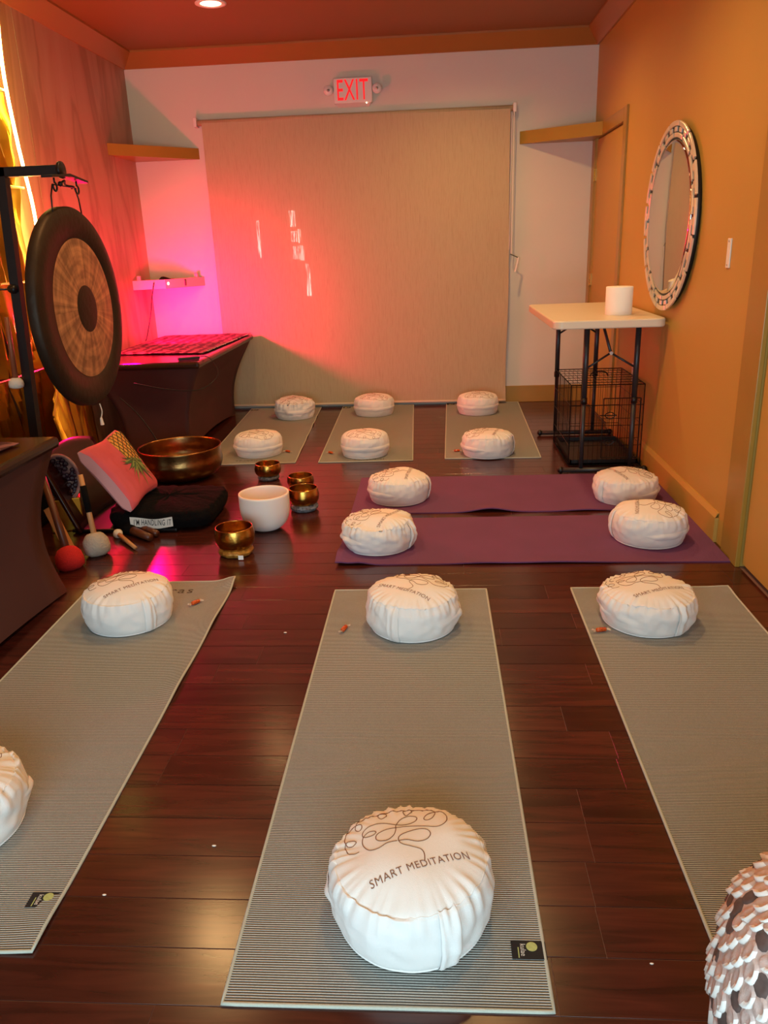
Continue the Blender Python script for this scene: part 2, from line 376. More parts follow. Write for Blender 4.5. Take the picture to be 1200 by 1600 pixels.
# planks run across the room in rows 0.125 m deep
joints = {7: .36, 4: .344, 1: .318, 9: -.742, 12: -.726, 10: -.618, 11: .218, -1: -.539, 15: -.045, 2: -.9, 5: -.75}
PW = .1252; PLEN = 1.22
def plank_obj(x0, x1, y0, y1, cache={}):
    g = .0009; key = (round(x1-x0, 3), round(y1-y0, 4))
    if key not in cache:
        g = .0006; w, d = x1-x0-2*g, y1-y0-2*.0012; c = .0003
        V = [(0, 0, -.0015), (w, 0, -.0015), (w, d, -.0015), (0, d, -.0015), (0, 0, -c), (w, 0, -c), (w, d, -c), (0, d, -c), (c, c, 0), (w-c, c, 0), (w-c, d-c, 0), (c, d-c, 0)]
        F = [(0, 1, 5, 4), (1, 2, 6, 5), (2, 3, 7, 6), (3, 0, 4, 7), (4, 5, 9, 8), (5, 6, 10, 9), (6, 7, 11, 10), (7, 4, 8, 11), (8, 9, 10, 11)]
        me = bpy.data.meshes.new('plank'); me.from_pydata(V, [], F); me.materials.append(M['floor']); cache[key] = me
    o = bpy.data.objects.new('plank', cache[key]); C.objects.link(o); o.parent = fl; o.location = (x0+.0006, y0+.0012, 0)
for k in range(-2, 46):
    y0 = 1.055+k*PW; y1 = min(y0+PW, YB)
    if y1-y0 < .02: continue
    jx = joints.get(k, XL+PLEN*((k*.37+.13) % 1))
    j = jx-PLEN*math.ceil((jx-XL)/PLEN)
    xs = [XL]+[j+i*PLEN for i in range(0, 6) if XL+.08 < j+i*PLEN < XR-.08]+[XR]
    for a, b in zip(xs[:-1], xs[1:]): plank_obj(a, b, y0, y1)
o_ = box('floor_front', (XL, YF, -.0015), (XR, 1.055-2*PW, -.0005), M['floor'], fl); o_.name = 'floor_board_field'; o_['kind'] = 'stuff'

struct(box('ceiling', (XL-.1, YF-.1, ZC), (XR+.1, YB+.1, ZC+.1), M['ochre_d']))
# left wall: mural paper, with the seams between its drops
wl = struct(box('wall_left', (XL-.1, YF, 0), (XL, YB, ZC), M['mural']))
for i, (a, b, zz) in enumerate(((5.762, 6.752, .003), (5.02, 5.757, .004), (4.28, 5.015, .003), (3.54, 4.275, .004), (2.8, 3.535, .003))):
    w = box('wallpaper_drop', (XL, a, 0), (XL+zz, b, 2.69), M['mural'], wl)
# back wall with the opening behind the blind
bw = MB()
WX0, WX1, WZ1 = -1.72, .52, 2.16
bw.box((XL-.1, YB, 0), (WX0, YB+.14, ZC)); bw.box((WX1, YB, 0), (XR+.1, YB+.14, ZC)); bw.box((WX0, YB, WZ1), (WX1, YB+.14, ZC)); bw.box((WX0, YB, 0), (WX1, YB+.14, .06))
struct(bw.build('wall_back', M['white_wall']))
# right wall: opening for the far door (5.72..6.62) and the near door (2.2..3.09)
rw = MB()
rw.box((XR, 6.66, 0), (XR+.12, YB, ZC)); rw.box((XR, 5.76, 2.03), (XR+.12, 6.66, ZC)); rw.box((XR, 3.11, 0), (XR+.12, 5.76, ZC))
rw.box((XR, 2.2, 2.05), (XR+.12, 3.11, ZC)); rw.box((XR, YF, 0), (XR+.12, 2.2, ZC))
struct(rw.build('wall_right', M['ochre']))
# front wall behind the camera: a shop window
fw_ = MB(); fw_.box((XL-.1, YF-.12, 0), (-1.6, YF, ZC)); fw_.box((1.0, YF-.12, 0), (XR+.1, YF, ZC)); fw_.box((-1.6, YF-.12, 2.2), (1.0, YF, ZC)); fw_.box((-1.6, YF-.12, 0), (1.0, YF, .15))
struct(fw_.build('wall_front', M['ochre']))
w2 = struct(box('window_2', (-1.6, YF-.07, 2.15), (1.0, YF-.03, 2.2), M['trim']))
for a, b in (((-1.6, YF-.07, .15), (1.0, YF-.03, .2)), ((-1.6, YF-.07, .2), (-1.55, YF-.03, 2.15)), ((.95, YF-.07, .2), (1.0, YF-.03, 2.15)), ((-.33, YF-.07, .2), (-.27, YF-.03, 2.15))):
    box('window_bar', a, b, M['trim'], w2)
# crown: a flat board set at a slope between walls and ceiling
def crown(name, p, q, inward):
    p, q, n = Vector(p), Vector(q), Vector(inward)
    V = []
    for e, s in ((p, 1), (q, -1)):
        t = (q-p).normalized()*s
        V += [e+Vector((0, 0, 2.68)), e+n*.016+Vector((0, 0, 2.68)), e+n*.10+t*.084+Vector((0, 0, 2.776)), e+n*.10+t*.084+Vector((0, 0, ZC)), e+Vector((0, 0, ZC))]
    F = [(i, (i+1) % 5, 5+(i+1) % 5, 5+i) for i in range(5)]
    struct(mesh(name, V, F, M['ochre_c']))
M['ochre_c'] = mat('crown_paint', '#a0682c', .4, noise_amt=.05, noise_scale=3)
crown('trim_1', (XL, YB, 0), (XR, YB, 0), (0, -1, 0))
crown('trim_2', (XL, YF, 0), (XL, YB, 0), (1, 0, 0))
crown('trim_3', (XR, YF, 0), (XR, YB, 0), (-1, 0, 0))
# baseboards
def baseb(name, pts):
    m_ = MB()
    for a, b in pts: m_.box(a, b, .004)
    struct(m_.build(name, M['trim']))
baseb('baseboard_back', [((.50, YB-.016, 0), (XR-.016, YB, .14))])
baseb('baseboard_back', [((XL, YB-.016, 0), (-1.78, YB, .14))])
bs = MB(); bs.box((XR-.016, 3.39, 0), (XR, 5.64, .115)); 
bs.add([(XR-.016, 3.39, .115), (XR-.016, 5.64, .115), (XR-.006, 5.64, .138), (XR-.006, 3.39, .138), (XR, 3.39, .138), (XR, 5.64, .138)], [(0, 3, 2, 1), (3, 4, 5, 2), (0, 4, 3)])
struct(bs.build('baseboard_right', M['ochre']))
# near door on the right with its casing
cs = MB()
cs.box((XR-.012, 3.17, 0), (XR+.001, 3.30, 2.16), .003); cs.box((XR-.02, 3.10, 0), (XR+.001, 3.17, 2.10), .003); cs.box((XR-.021, 2.12, 2.165), (XR+.001, 3.30, 2.22), .003); cs.box((XR-.021, 2.195, 2.05), (XR+.001, 3.095, 2.16), .003); cs.box((XR-.02, 2.10, 0), (XR+.001, 2.19, 2.10), .003)
struct(cs.build('trim_4', M['trim']))
d2o = struct(box('door_2', (XR+.004, 2.2, .02), (XR+.044, 3.085, 2.04), M['ochre'], bev=.002))
box('door_backing', (XR+.05, 2.2, 0), (XR+.11, 3.11, 2.05), M['dark_out'], d2o)  # unseen dark box added to keep outside light from the door's gap
box('door_handle', (XR-.05, 2.26, .95), (XR-.035, 2.38, .975), M['chrome'], d2o, .004); box('handle_rose', (XR-.036, 2.25, .94), (XR+.005, 2.29, .985), M['chrome'], d2o, .004)
# far door
cs = MB()
cs.box((XR-.016, 5.635, 0), (XR+.001, 5.72, 2.115), .003); cs.box((XR-.016, 6.66, 0), (XR+.001, YB, 2.115), .003); cs.box((XR-.016, 5.722, 2.03), (XR+.001, 6.658, 2.114), .003)
cs.box((XR, 5.72, 0), (XR+.10, 5.76, 2.03)); 
struct(cs.build('trim_5', M['trim']))
d1 = struct(box('door_1', (XR+.006, 5.765, .01), (XR+.046, 6.655, 2.022), M['ochre'], bev=.002))
box('door_stop', (XR+.046, 5.7, 0), (XR+.12, 6.66, 2.03), M['dark_out'], d1)
for z in (1.0, 1.775, .2):
    h = MB(); h.box((XR-.006, 6.642, z-.045), (XR+.006, 6.668, z+.045), .001)
    h.tube([(XR-.010, 6.656, z-.047), (XR-.010, 6.656, z+.047)], .006, 8)
    h.build('hinge', M['chrome'], d1)
# window_1 behind the blind: glazed shop door seen only as glints
w1 = struct(box('window_1', (WX0, YB+.05, .06), (WX1, YB+.09, .2), M['dark_out']))
for a, b in (((WX0, YB+.05, .2), (-1.6, YB+.09, WZ1)), ((.4, YB+.05, .2), (WX1, YB+.09, WZ1)), ((-1.6, YB+.05, 2.06), (.4, YB+.09, WZ1)), ((-.62, YB+.05, .2), (-.5, YB+.09, 2.06))):
    box('window_bar', a, b, M['dark_out'], w1)
for a, b in ((-1.6, -.62), (-.5, .4)): box('pane', (a, YB+.066, .2), (b, YB+.072, 2.06), M['glass'], w1)
box('outside_board', (WX0, YB+.16, .0), (WX1, YB+.2, WZ1), mat('outside_board', '#a08468', .8), w1)
for i, (x0, x1, z0, z1) in enumerate(((-1.195, -1.145, 1.49, 1.617), (-1.19, -1.14, 1.37, 1.455), (-1.185, -1.13, 1.232, 1.335), (-1.085, -1.05, .93, 1.19), (-1.125, -1.09, 1.22, 1.34), (-1.475, -1.455, 1.25, 1.55), (-1.13, -1.11, 1.36, 1.47))):
    box('daylight_slit', (x0, YB+.145, z0), (x1, YB+.15, z1), M['day_gap'], w1)  # glowing strips added behind the blind to make its glints

# ------------------------------------------------------------------ recessed lamps
names = ['recessed ceiling light glowing warm in the visible ceiling near the pink corner', 'recessed ceiling light above the folding table, out of frame', 'recessed ceiling light above the gong, out of frame',
         'recessed ceiling light above the purple mats, out of frame', 'recessed ceiling light above the left striped mat, out of frame', 'recessed ceiling light above the centre striped mat, out of frame']
for i, (x, y) in enumerate(LAMPS):
    t = thing('recessed_light', names[i], 'ceiling light', (x, y, ZC), group='recessed ceiling lights')
    MB().lathe([(.098, 0), (.098, -.004), (.085, -.008), (.066, -.004), (.064, .0)], 40, cap=False).build('trim_ring', M['white_pl'], t, True)
    MB().lathe([(.0001, -.003), (.065, -.002), (.066, -.0005)], 32, cap=False).build('lens', M['lamp_glow'], t, True)
    light('lamp_beam', 'SPOT', (x, y, ZC-.03), WARM, (14, 92, 60, 100, 46, 56)[i], shadow_soft_size=.06, spot_size=math.radians(160), spot_blend=1.0, target=(x, y, 0))

# ------------------------------------------------------------------ roller blind
t = thing('roller_blind', 'large beige woven roller blind covering the back wall opening', 'blind', (0, 0, 0))
BX0, BX1 = -1.80, .60
MB().tube([(-1.84, YB-.045, 2.275), (.64, YB-.045, 2.275)], .022, 16).build('roller_tube', M['blind'], t, True)
def blind_pt(u, v):
    z = 2.27-v*(2.27-.035); x0 = BX0+.0*v; x1 = BX1-.01*math.sin(v*9)*v
    x = x0+(x1-x0)*u
    y = YB-.045-.022*(1-v*.3)+.010*math.sin(u*9+v*2)*v+.006*math.sin(u*23)*v*v+(.012*v*math.exp(-((u-1)/.05)**2)*math.sin(v*16))
    return (x, y, z)
MB().grid(blind_pt, 70, 40).build('fabric', M['blind'], t, True)
hb = MB(); N = 60
hb.tube([tuple(Vector(blind_pt(i/N, 1))+Vector((0, 0, -.004))) for i in range(N+1)], .011, 8)
hb.build('hem_bar', mat('blind_hem', '#c8b8a0', .6), t, True)
for x, nm in ((-1.85, 'end_bracket'), (.632, 'end_bracket')):
    box(nm, (x-.012, YB-.075, 2.245), (x+.012, YB, 2.31), M['white_pl'], t, .003)
wnd = MB(); wnd.tube([(.628, YB-.07, 2.25), (.622, YB-.075, 1.21)], .004, 6); wnd.tube([(.612, YB-.065, 2.25), (.606, YB-.065, 1.25)], .0025, 6)
wnd.build('crank_rod', M['white_pl'], t)
wnd = MB(); wnd.tube([(.615, YB-.075, 1.215), (.68, YB-.10, 1.185)], .004, 6); wnd.build('crank_arm', M['black'], t)
wnd = MB(); wnd.tube([(.68, YB-.10, 1.188), (.652, YB-.115, 1.075)], .008, 8); wnd.build('crank_grip', M['white_pl'], t)

# ------------------------------------------------------------------ exit sign
t = thing('exit_sign', 'lit red EXIT sign with two round lamp heads above the blind', 'exit sign', (-.602, YB, 2.45))
box('housing', (-.148, -.055, -.088), (.148, 0, .088), M['white_pl'], t, .006)
bt = MB(); bt.add([(-.14, -.05, -.086), (.14, -.05, -.086), (.12, -.0, -.112), (-.12, -.0, -.112), (-.12, 0, -.086), (.12, 0, -.086)], [(0, 3, 2, 1), (0, 4, 3), (1, 2, 5), (3, 4, 5, 2)]); bt.build('lamp_tray', M['white_pl'], t)
V, F = text_geo('EXIT', .142, 1.06, .004, sx=.56)
mesh('lettering', [(x, -.0565, y-.066) for x, y, z in V], F, M['exit_red'], t)
for s in (-1, 1):
    h = MB(); h.lathe([(.006, .01), (.03, .0), (.037, -.03), (.035, -.036), (.0, -.034)], 24, axis='y', at=(s*.187, -.03, .005)); 
    o = h.build('lamp_head', M['white_pl'], t, True)
    MB().tube([(s*.187, -.04, .005), (s*.14, -.02, .0)], .01, 8).build('lamp_arm', M['white_pl'], t)
    l2 = MB(); l2.lathe([(.010, -.0705), (.008, -.074), (.0001, -.075)], 12, axis='y', at=(s*.187, 0, .005)); l2.build('bulb', M['steel'], o, True)
box('test_light', (.10, -.058, -.094), (.106, -.05, -.088), M['lamp_glow'], t)

# ------------------------------------------------------------------ corner shelves
def shelf(name, label, P, z0, z1, m_):
    n = len(P); V = [(x, y, z0) for x, y in P]+[(x, y, z1) for x, y in P]
    F = [tuple(range(n-1, -1, -1)), tuple(range(n, 2*n))]+[(i, (i+1) % n, n+(i+1) % n, n+i) for i in range(n)]
    o = mesh(name, V, F, m_); thing(name, label, 'shelf', obj=o); return o
shelf('corner_shelf', 'ochre triangular corner shelf left of the blind above the gong', [(XL+.004, YB), (XL+.004, 6.19), (-1.86, YB-.002)], 2.02, 2.10, M['trim'])
shelf('corner_shelf', 'ochre triangular corner shelf right of the blind by the far door', [(.68, YB-.002), (XR-.017, 6.38), (XR-.017, YB-.002)], 2.025, 2.115, M['trim'])

# small pale corner shelf with cables
t = thing('router_shelf', 'pale pink-lit corner shelf tray holding black cable bits and a tiny light', 'shelf', (0, 0, 0))
P = [(XL+.004, YB-.002), (XL+.004, 6.33), (-2.15, 6.42), (-1.93, YB-.002)]
V = [(x, y, 1.05) for x, y in P]+[(x, y, 1.062) for x, y in P]
mesh('tray', V, [(3, 2, 1, 0), (4, 5, 6, 7), (0, 1, 5, 4), (1, 2, 6, 5), (2, 3, 7, 6), (3, 0, 4, 7)], M['router'], t)
def wallstrip(p, q, z0, z1, th=.008):
    p, q = Vector((*p, 0)), Vector((*q, 0)); n = (q-p).cross(Vector((0, 0, 1))).normalized()*th
    b = MB(); V = [(v.x, v.y, z) for z in (z0, z1) for v in (p, q, q+n, p+n)]
    return b.add(V, [(3, 2, 1, 0), (4, 5, 6, 7), (0, 1, 5, 4), (1, 2, 6, 5), (2, 3, 7, 6), (3, 0, 4, 7)])
wallstrip(P[1], P[2], 1.05, 1.12).build('front_rail', M['router'], t); wallstrip(P[2], P[3], 1.05, 1.12).build('front_rail', M['router'], t)
for x, y in ((XL+.05, 6.36), (-1.975, 6.70)): box('clip', (x-.014, y-.012, 1.10), (x+.014, y+.012, 1.155), M['router'], t, .003)
o = MB().ball((-2.135, 6.435, 1.088), .011, 12, 8).build('indicator_light', M['led_dot'], t, True)
t2 = thing('cable_bundle', 'coiled black cable bundle lying on the pale corner shelf', 'cable', (-2.2, 6.55, 1.062))
cb = MB()
for k in range(4): cb.tube(smoothpath([(-.07+.02*random.random(), -.02+.01*k, .008), (-.03, .03, .04+.01*k), (.05, .0, .055), (.09, -.02, .02+.01*k), (.02, -.05+.01*k, .012), (-.06, -.03, .02)], 4), .006, 6)
cb.build('coil', M['black'], t2, True); box('plug', (.13, .02, 0), (.17, .05, .05), M['black'], t2, .004)
cd = MB(); cd.tube(smoothpath([(-2.22, 6.35, 1.10), (-2.235, 6.3, .98), (-2.25, 6.26, .85), (-2.29, 6.24, .70), (-2.30, 6.22, .664)], 6), .004, 6)
thing('power_cord', 'thin dark cord hanging from the pale corner shelf to the draped table', 'cord', obj=cd.build('power_cord', M['blackm'], None, True))

# ------------------------------------------------------------------ draped tables
def draped_table(label, x0, x1, y0, y1, H_, inset):
    t = thing('draped_table', label, 'table', ((x0+x1)/2, (y0+y1)/2, 0)); cx, cy = (x0+x1)/2, (y0+y1)/2; a, b = (x1-x0)/2, (y1-y0)/2
    ins = inset
    def side(u, v):
        # perimeter of a rectangle, pulled in at mid height like stretch cloth
        p = u*4; e = int(p) % 4; s = p-int(p); s = -1+2*s
        h = v
        k = ins*(1-h)**1.1+.055*math.sin(h*PI)
        sag = .05*math.sin(h*PI)*(1-s*s)+.02*(1-s*s)*(1-h)
        if e == 0: x, y = s*(a-k), -(b-k)+sag
        elif e == 1: x, y = (a-k)-sag, s*(b-k)
        elif e == 2: x, y = -s*(a-k), (b-k)-sag
        else: x, y = -(a-k)+sag, -s*(b-k)
        z = .004+h*(H_-.05)+.03*(1-s*s)*(1-h)**4
        return (x, y, z)
    MB().grid(side, 64, 16, True).build('fitted_cover', M['cloth_brown'], t, True)
    box('table_top', (-a-.025, -b-.02, H_-.045), (a+.025, b+.02, H_), M['dark_lacquer'], t, .016)
    return t
draped_table('far massage-style table under brown stretch cover by the pink-lit corner', XL+.10, -1.55, 5.03, 6.62, .65, .15)
draped_table('near brown-covered table at the left edge beside the left striped mat', XL+.12, -1.515, 1.25, 2.93, .655, .03)

def runner(name, label, P, z, hang=0, seedv=0):
    # P = 4 corners (x,y), gently rumpled cloth on a table
    P = [Vector(p) for p in P]
    def f(u, v):
        q = (P[0]*(1-u)+P[1]*u)*(1-v)+(P[3]*(1-u)+P[2]*u)*v
        zz = z+.006+.006*noise.noise(Vector((q.x*9, q.y*5, seedv)))
        if hang and u > .93: zz -= hang*(u-.93)/.07
        return (q.x, q.y, zz)
    b = MB().grid(f, 30, 40)
    o = b.build(name, M['textile'], None, True); md = o.modifiers.new('s', 'SOLIDIFY'); md.thickness = .004; md.offset = 1
    thing(name, label, 'textile', obj=o); return o
ra = runner('woven_runner', 'patterned woven runner glowing magenta on the far draped table', [(XL+.12, 5.46), (-1.60, 5.40), (-1.535, 6.60), (XL+.12, 6.60)], .652, .0, 1)
fr = MB()
for i in range(26):
    y = 5.48+i*.043; fr.tube([(-1.60+.002*i, y, .662), (-1.585+.002*i+random.uniform(-.005, .005), y+.01, .661)], .002, 4)
o = fr.build('fringe', M['white_felt'], ra); o['kind'] = 'stuff'
runner('lace_mat', 'small magenta-lit textile at the left edge of the near brown table', [(XL+.5, 2.55), (-1.60, 2.62), (-1.575, 2.80), (XL+.5, 2.86)], .656, 0, 5)
# remote and cable at the table corner
t = thing('remote_control', 'small dark remote lying at the front corner of the far table', 'remote', (-1.62, 5.12, .652), .5)
box('body', (-.07, -.02, 0), (.07, .02, .018), M['black'], t, .005)
MB().tube(smoothpath([(.06, 0, .012), (.13, .02, .004), (.17, -.03, -.06), (.14, -.12, -.12), (.0, -.2, -.17), (-.2, -.24, -.14), (-.4, -.25, -.08)], 6), .003, 6).build('cable', M['blackm'], t, True)
c2 = MB(); c2.tube(smoothpath([(-2.05, 4.93, .45), (-1.92, 4.90, .33), (-1.80, 4.85, .16), (-1.76, 4.80, .03), (-1.74, 4.75, .004)], 6), .004, 6)
thing('floor_cable', 'thin black cable running down the front of the far table', 'cable', obj=c2.build('floor_cable', M['blackm'], None, True))

# ------------------------------------------------------------------ gold foil wall feature + LED
t = thing('foil_wall_feature', 'shimmering crinkled gold foil panels on the left wall behind the gong', 'wall decoration', (0, 0, 0))
def foil(P, seed, amp=.04, nu=44, nv=10, lean=0):
    # P: (bottom-left, bottom-right, top-right, top-left) in 3D, vertical pleats that slant and cross
    P = [Vector(p) for p in P]; n = (P[1]-P[0]).cross(P[3]-P[0]).normalized()
    W = (P[1]-P[0]).length
    def f(u, v):
        q = (P[0]*(1-u)+P[1]*u)*(1-v)+(P[3]*(1-u)+P[2]*u)*v
        s = u*W
        ph = s*46+6*noise.noise(Vector((s*3, v*1.2, seed)))+v*3*math.sin(seed*1.7)
        tri = abs((ph/PI) % 2-1)
        d = amp*(tri-.5)+.02*noise.noise(Vector((s*9, v*2.5, seed+3)))
        return tuple(q+n*d)
    return MB().grid(f, nu, nv)
zb = [0.02, .70, 1.197, 1.70, 2.19, 2.66]
k = 0
for j in range(5):
    z0, z1 = zb[j]+.004, zb[j+1]-.004
    for (ya, yb) in ((4.22, 4.665), (3.72, 4.21), (3.22, 3.71)):
        k += 1
        o = foil([(XL+.042, yb, z0), (XL+.042, ya, z0), (XL+.042, ya, z1), (XL+.042, yb, z1)], k).build('foil_panel', M['gold'], t)
        s = MB().tube([(XL+.075, ya, z1+.004), (XL+.075, yb, z1+.004)], .006, 6).build('seam_rod', M['gold_edge'], o)
# lower part sweeps out from the wall
o = foil([(-2.02, 4.28, .02), (-2.30, 5.12, .02), (-2.32, 5.02, .78), (-2.16, 4.45, .78)], 31, .03).build('foil_panel', M['gold'], t)
o = foil([(-1.80, 3.72, .012), (-2.04, 4.27, .02), (-2.18, 4.44, .74), (-2.06, 4.05, .50)], 33, .02).build('foil_panel', M['gold'], t)
o = MB().tube([(-2.33, 5.02, .79), (-2.15, 4.45, .78), (-2.06, 4.05, .51)], .006, 6).build('seam_rod', M['gold_edge'], t)
ls = MB(); P = [(XL+.085, 4.69, 2.62), (XL+.085, 4.64, 2.28), (XL+.085, 4.665, 1.93), (XL+.085, 4.72, 1.6), (XL+.085, 4.71, 1.35), (XL+.085, 4.69, 1.1), (XL+.085, 4.68, .85)]
ls.tube(smoothpath(P, 6), .009, 8)
thing('led_strip', 'glowing yellow light strip along the edge of the gold foil panels', 'light strip', obj=ls.build('led_strip', M['led'], None, True))
tw = MB()
tw.tube(smoothpath([(XL+.14, 4.62, 1.40), (XL+.17, 4.68, 1.41), (XL+.16, 4.76, 1.385), (XL+.12, 4.86, 1.40)], 5), .004, 5)
for s in ((4.64, 1.42), (4.68, 1.39), (4.73, 1.405)): tw.ball((XL+.17, s[0], s[1]), .010, 6, 5)
thing('wire_twist', 'twisted dark wire poking from the foil edge beside the gong', 'wire', obj=tw.build('wire_twist', M['black'], None, True))

# ------------------------------------------------------------------ gong and stand
GX, GY, GZ, GR = -1.683, 3.80, 1.083, .4625
t = thing('gong', 'large round bronze gong with dark rim, tan ring and dark centre', 'gong', (GX, GY, GZ))
MB().lathe([(GR-.03, -.055), (GR-.004, -.052), (GR, -.045), (GR, -.012), (GR-.01, -.002), (GR*.90, .004), (GR*.70, .002), (GR*.697, -.004), (GR*.86, -.006), (GR-.02, -.012), (GR-.01, -.04)], 96, axis='x', cap=False).build('rim', M['gong_dark'], t, True)
MB().lathe([(GR*.697, .0025), (GR*.55, .008), (GR*.40, .012), (GR*.235, .013)], 96, axis='x', cap=False).build('playing_face', M['gong_tan'], t, True)
MB().lathe([(GR*.235, .0132), (GR*.2, .0165), (GR*.1, .018), (.0001, .019)], 64, axis='x', cap=False).build('centre_boss', M['gong_dark'], t, True)
MB().lathe([(GR*.71, -.006), (GR*.4, .004), (.0001, .008)], 64, axis='x', cap=False).build('back_plate', M['gong_dark'], t, True)
cr = MB()
hy = .155
for s in (-1, 1):
    cr.tube([(-.012, s*hy, GR-.045), (-.012, s*(hy-.012), .50), (-.012, s*.115, .548)], .0035, 6)
cr.tube([(-.012, -.115, .55), (-.012, .115, .548)], .003, 6); cr.tube(smoothpath([(-.02, -.03, .552), (-.005, .0, .572), (-.02, .04, .556), (0, .08, .55), (-.02, .1, .546)], 5), .005, 6)
cr.ball((-.01, -.035, .556), .012, 8, 6)
cr.build('hanging_cord', M['black'], t, True)
ts = MB(); ts.tube(smoothpath([(0, 0, -GR-.0), (.004, .004, -GR-.04), (-.004, .0, -GR-.075)], 4), .003, 5); ts.tube([(-.004, 0, -GR-.072), (-.002, 0, -GR-.108)], [.006, .010], 8)
ts.build('tassel', M['white_felt'], t)

t = thing('gong_stand', 'black steel gong stand whose arm reaches over the gong', 'stand', (-2.03, GY, 0))
pst = MB()
def sqtube(b, p, q, w):
    p, q = Vector(p), Vector(q); d = (q-p).normalized(); a = d.cross(Vector((0, 1, 0))).normalized()*w/2; c = d.cross(a).normalized()*w/2
    V = [e+s1*a+s2*c for e in (p, q) for s1, s2 in ((-1, -1), (1, -1), (1, 1), (-1, 1))]
    b.add(V, [(0, 3, 2, 1), (4, 5, 6, 7), (0, 1, 5, 4), (1, 2, 6, 5), (2, 3, 7, 6), (3, 0, 4, 7)])
sqtube(pst, (-.035, 0, .03), (.055, 0, 1.72), .044); pst.build('post', M['blackm'], t)
b = MB(); b.box((-.10, -.022, 1.68), (.325, .022, 1.722), .003); b.build('arm', M['blackm'], t)
MB().lathe([(.0001, .0), (.036, .0), (.038, .004), (.038, .012), (.036, .016), (.0001, .016)], 28, axis='x', at=(.327, 0, 1.70)).build('end_cap', M['blackm'], t, True)
MB().tube([(-.035, -.40, .02), (-.035, .40, .02)], .02, 8).build('foot', M['blackm'], t)
b = MB(); b.add([(.325, -.19, 1.655), (.375, -.19, 1.655), (.375, 0, 1.672), (.325, 0, 1.672), (.325, .19, 1.655), (.375, .19, 1.655)]+[(.325, -.19, 1.665), (.375, -.19, 1.665), (.375, 0, 1.684), (.325, 0, 1.684), (.325, .19, 1.665), (.375, .19, 1.665)],
    [(0, 3, 2, 1), (3, 4, 5, 2), (6, 7, 8, 9), (9, 8, 11, 10), (0, 1, 7, 6), (1, 2, 8, 7), (2, 5, 11, 8), (5, 4, 10, 11), (4, 3, 9, 10), (3, 0, 6, 9)]); b.build('hanger_bar', M['blackm'], t)
for s in (-1, 1):
    h = MB(); P = [(.347, s*.115, 1.66), (.347, s*.115, 1.638)]
    P += [(.347, s*.115+.018*math.sin(a), 1.622-.0+.018*math.cos(a)) for a in [i*PI/8 for i in range(0, 14)]]
    h.tube(P, .0045, 8); h.build('hook', M['blackm'], t, True)
c = MB(); c.ball((.02, -.022, 1.187), .028, 10, 8, (1, 1, .8)); c.tube([(.0, -.03, 1.187), (-.12, -.03, 1.187)], .005, 6); c.tube([(.03, -.04, 1.20), (.03, -.04, 1.17)], .012, 8); c.build('clamp', M['blackm'], t, True)

def mallet(name, label, p0, p1, head_prof, hm, hr, sm, grip=None, gm=None, at_end=0):
    p0, p1 = Vector(p0), Vector(p1); ax = (p1-p0).normalized()
    t = thing(name, label, 'mallet', tuple(p0)); t.rotation_euler = ax.to_track_quat('Z', 'Y').to_euler(); Ln = (p1-p0).length
    MB().lathe(head_prof, 28).build('head', hm, t, True)
    top = max(z for r, z in head_prof)
    MB().tube([(0, 0, top*.5), (0, 0, Ln*.6), (0, 0, Ln)], [hr*1.15, hr, hr*.9], 12).build('handle', sm, t, True)
    if grip: MB().tube([(0, 0, grip[0]), (0, 0, grip[1])], hr*1.25, 12).build('grip', gm, t, True)
    return t
def puff(r, h, top=.4): return [(.0001, 0), (r*.55, .004), (r*.93, h*.18), (r, h*.42), (r*.92, h*.72), (r*.66, h*.93), (r*top, h), (.012, h*1.03), (.0001, h*1.03)]
mallet('gong_mallet', 'white-headed gong mallet hanging from the gong stand post', (-2.063, 3.74, .715), (-2.05, 3.74, 1.06), puff(.036, .055), M['white_felt'], .012, mat('reddish_wood', '#8c4a2c', .5))
mallet('gong_mallet', 'big red felt mallet with long brown handle leaning on the near table', (-1.625, 3.13, .0), (-1.79, 3.32, .40), puff(.062, .11), M['red_felt'], .016, M['wood_d'])
mallet('gong_mallet', 'grey fleece mallet with black grip standing beside the red one', (-1.575, 3.295, .0), (-1.635, 3.37, .375), puff(.062, .11, .5), M['grey_felt'], .012, M['wood'], (.21, .335), M['black_cloth'])
mallet('small_mallet', 'small wooden mallet with round white head lying on the floor', (-1.575, 3.535, .022), (-1.425, 3.365, .012), [(.0001, -.026), (.017, -.018), (.024, 0), (.018, .018), (.0001, .025)], M['white_felt'], .010, M['wood'])
mallet('bowl_striker', 'dark brown wooden bowl striker lying behind the white-headed mallet', (-1.58, 3.62, .028), (-1.39, 3.475, .022), [(.0001, -.02), (.026, -.015), (.030, .04), (.024, .09), (.0001, .1)], M['black_cloth'], .02, M['wood_d'])
mallet('bowl_striker', 'second brown wooden striker lying against the black cushion', (-1.47, 3.60, .022), (-1.375, 3.53, .022), [(.0001, -.02), (.018, -.012), (.021, .03), (.016, .05), (.0001, .055)], M['wood_d'], .017, M['wood_d'])
sk = MB(); sk.tube([(-1.76, 3.36, .024), (-1.86, 3.46, .25)], .022, 12)
t = thing('paddle_stick', 'pale flat wooden stick with black grip behind the red mallet', 'stick', (-1.755, 3.385, 0)); 
b = MB(); sqtube(b, (0, 0, .0), (-.10, .06, .19), .036); b.build('blade', M['wood'], t); b = MB(); sqtube(b, (-.10, .06, .19), (-.14, .085, .27), .042); b.build('grip', M['black_cloth'], t)

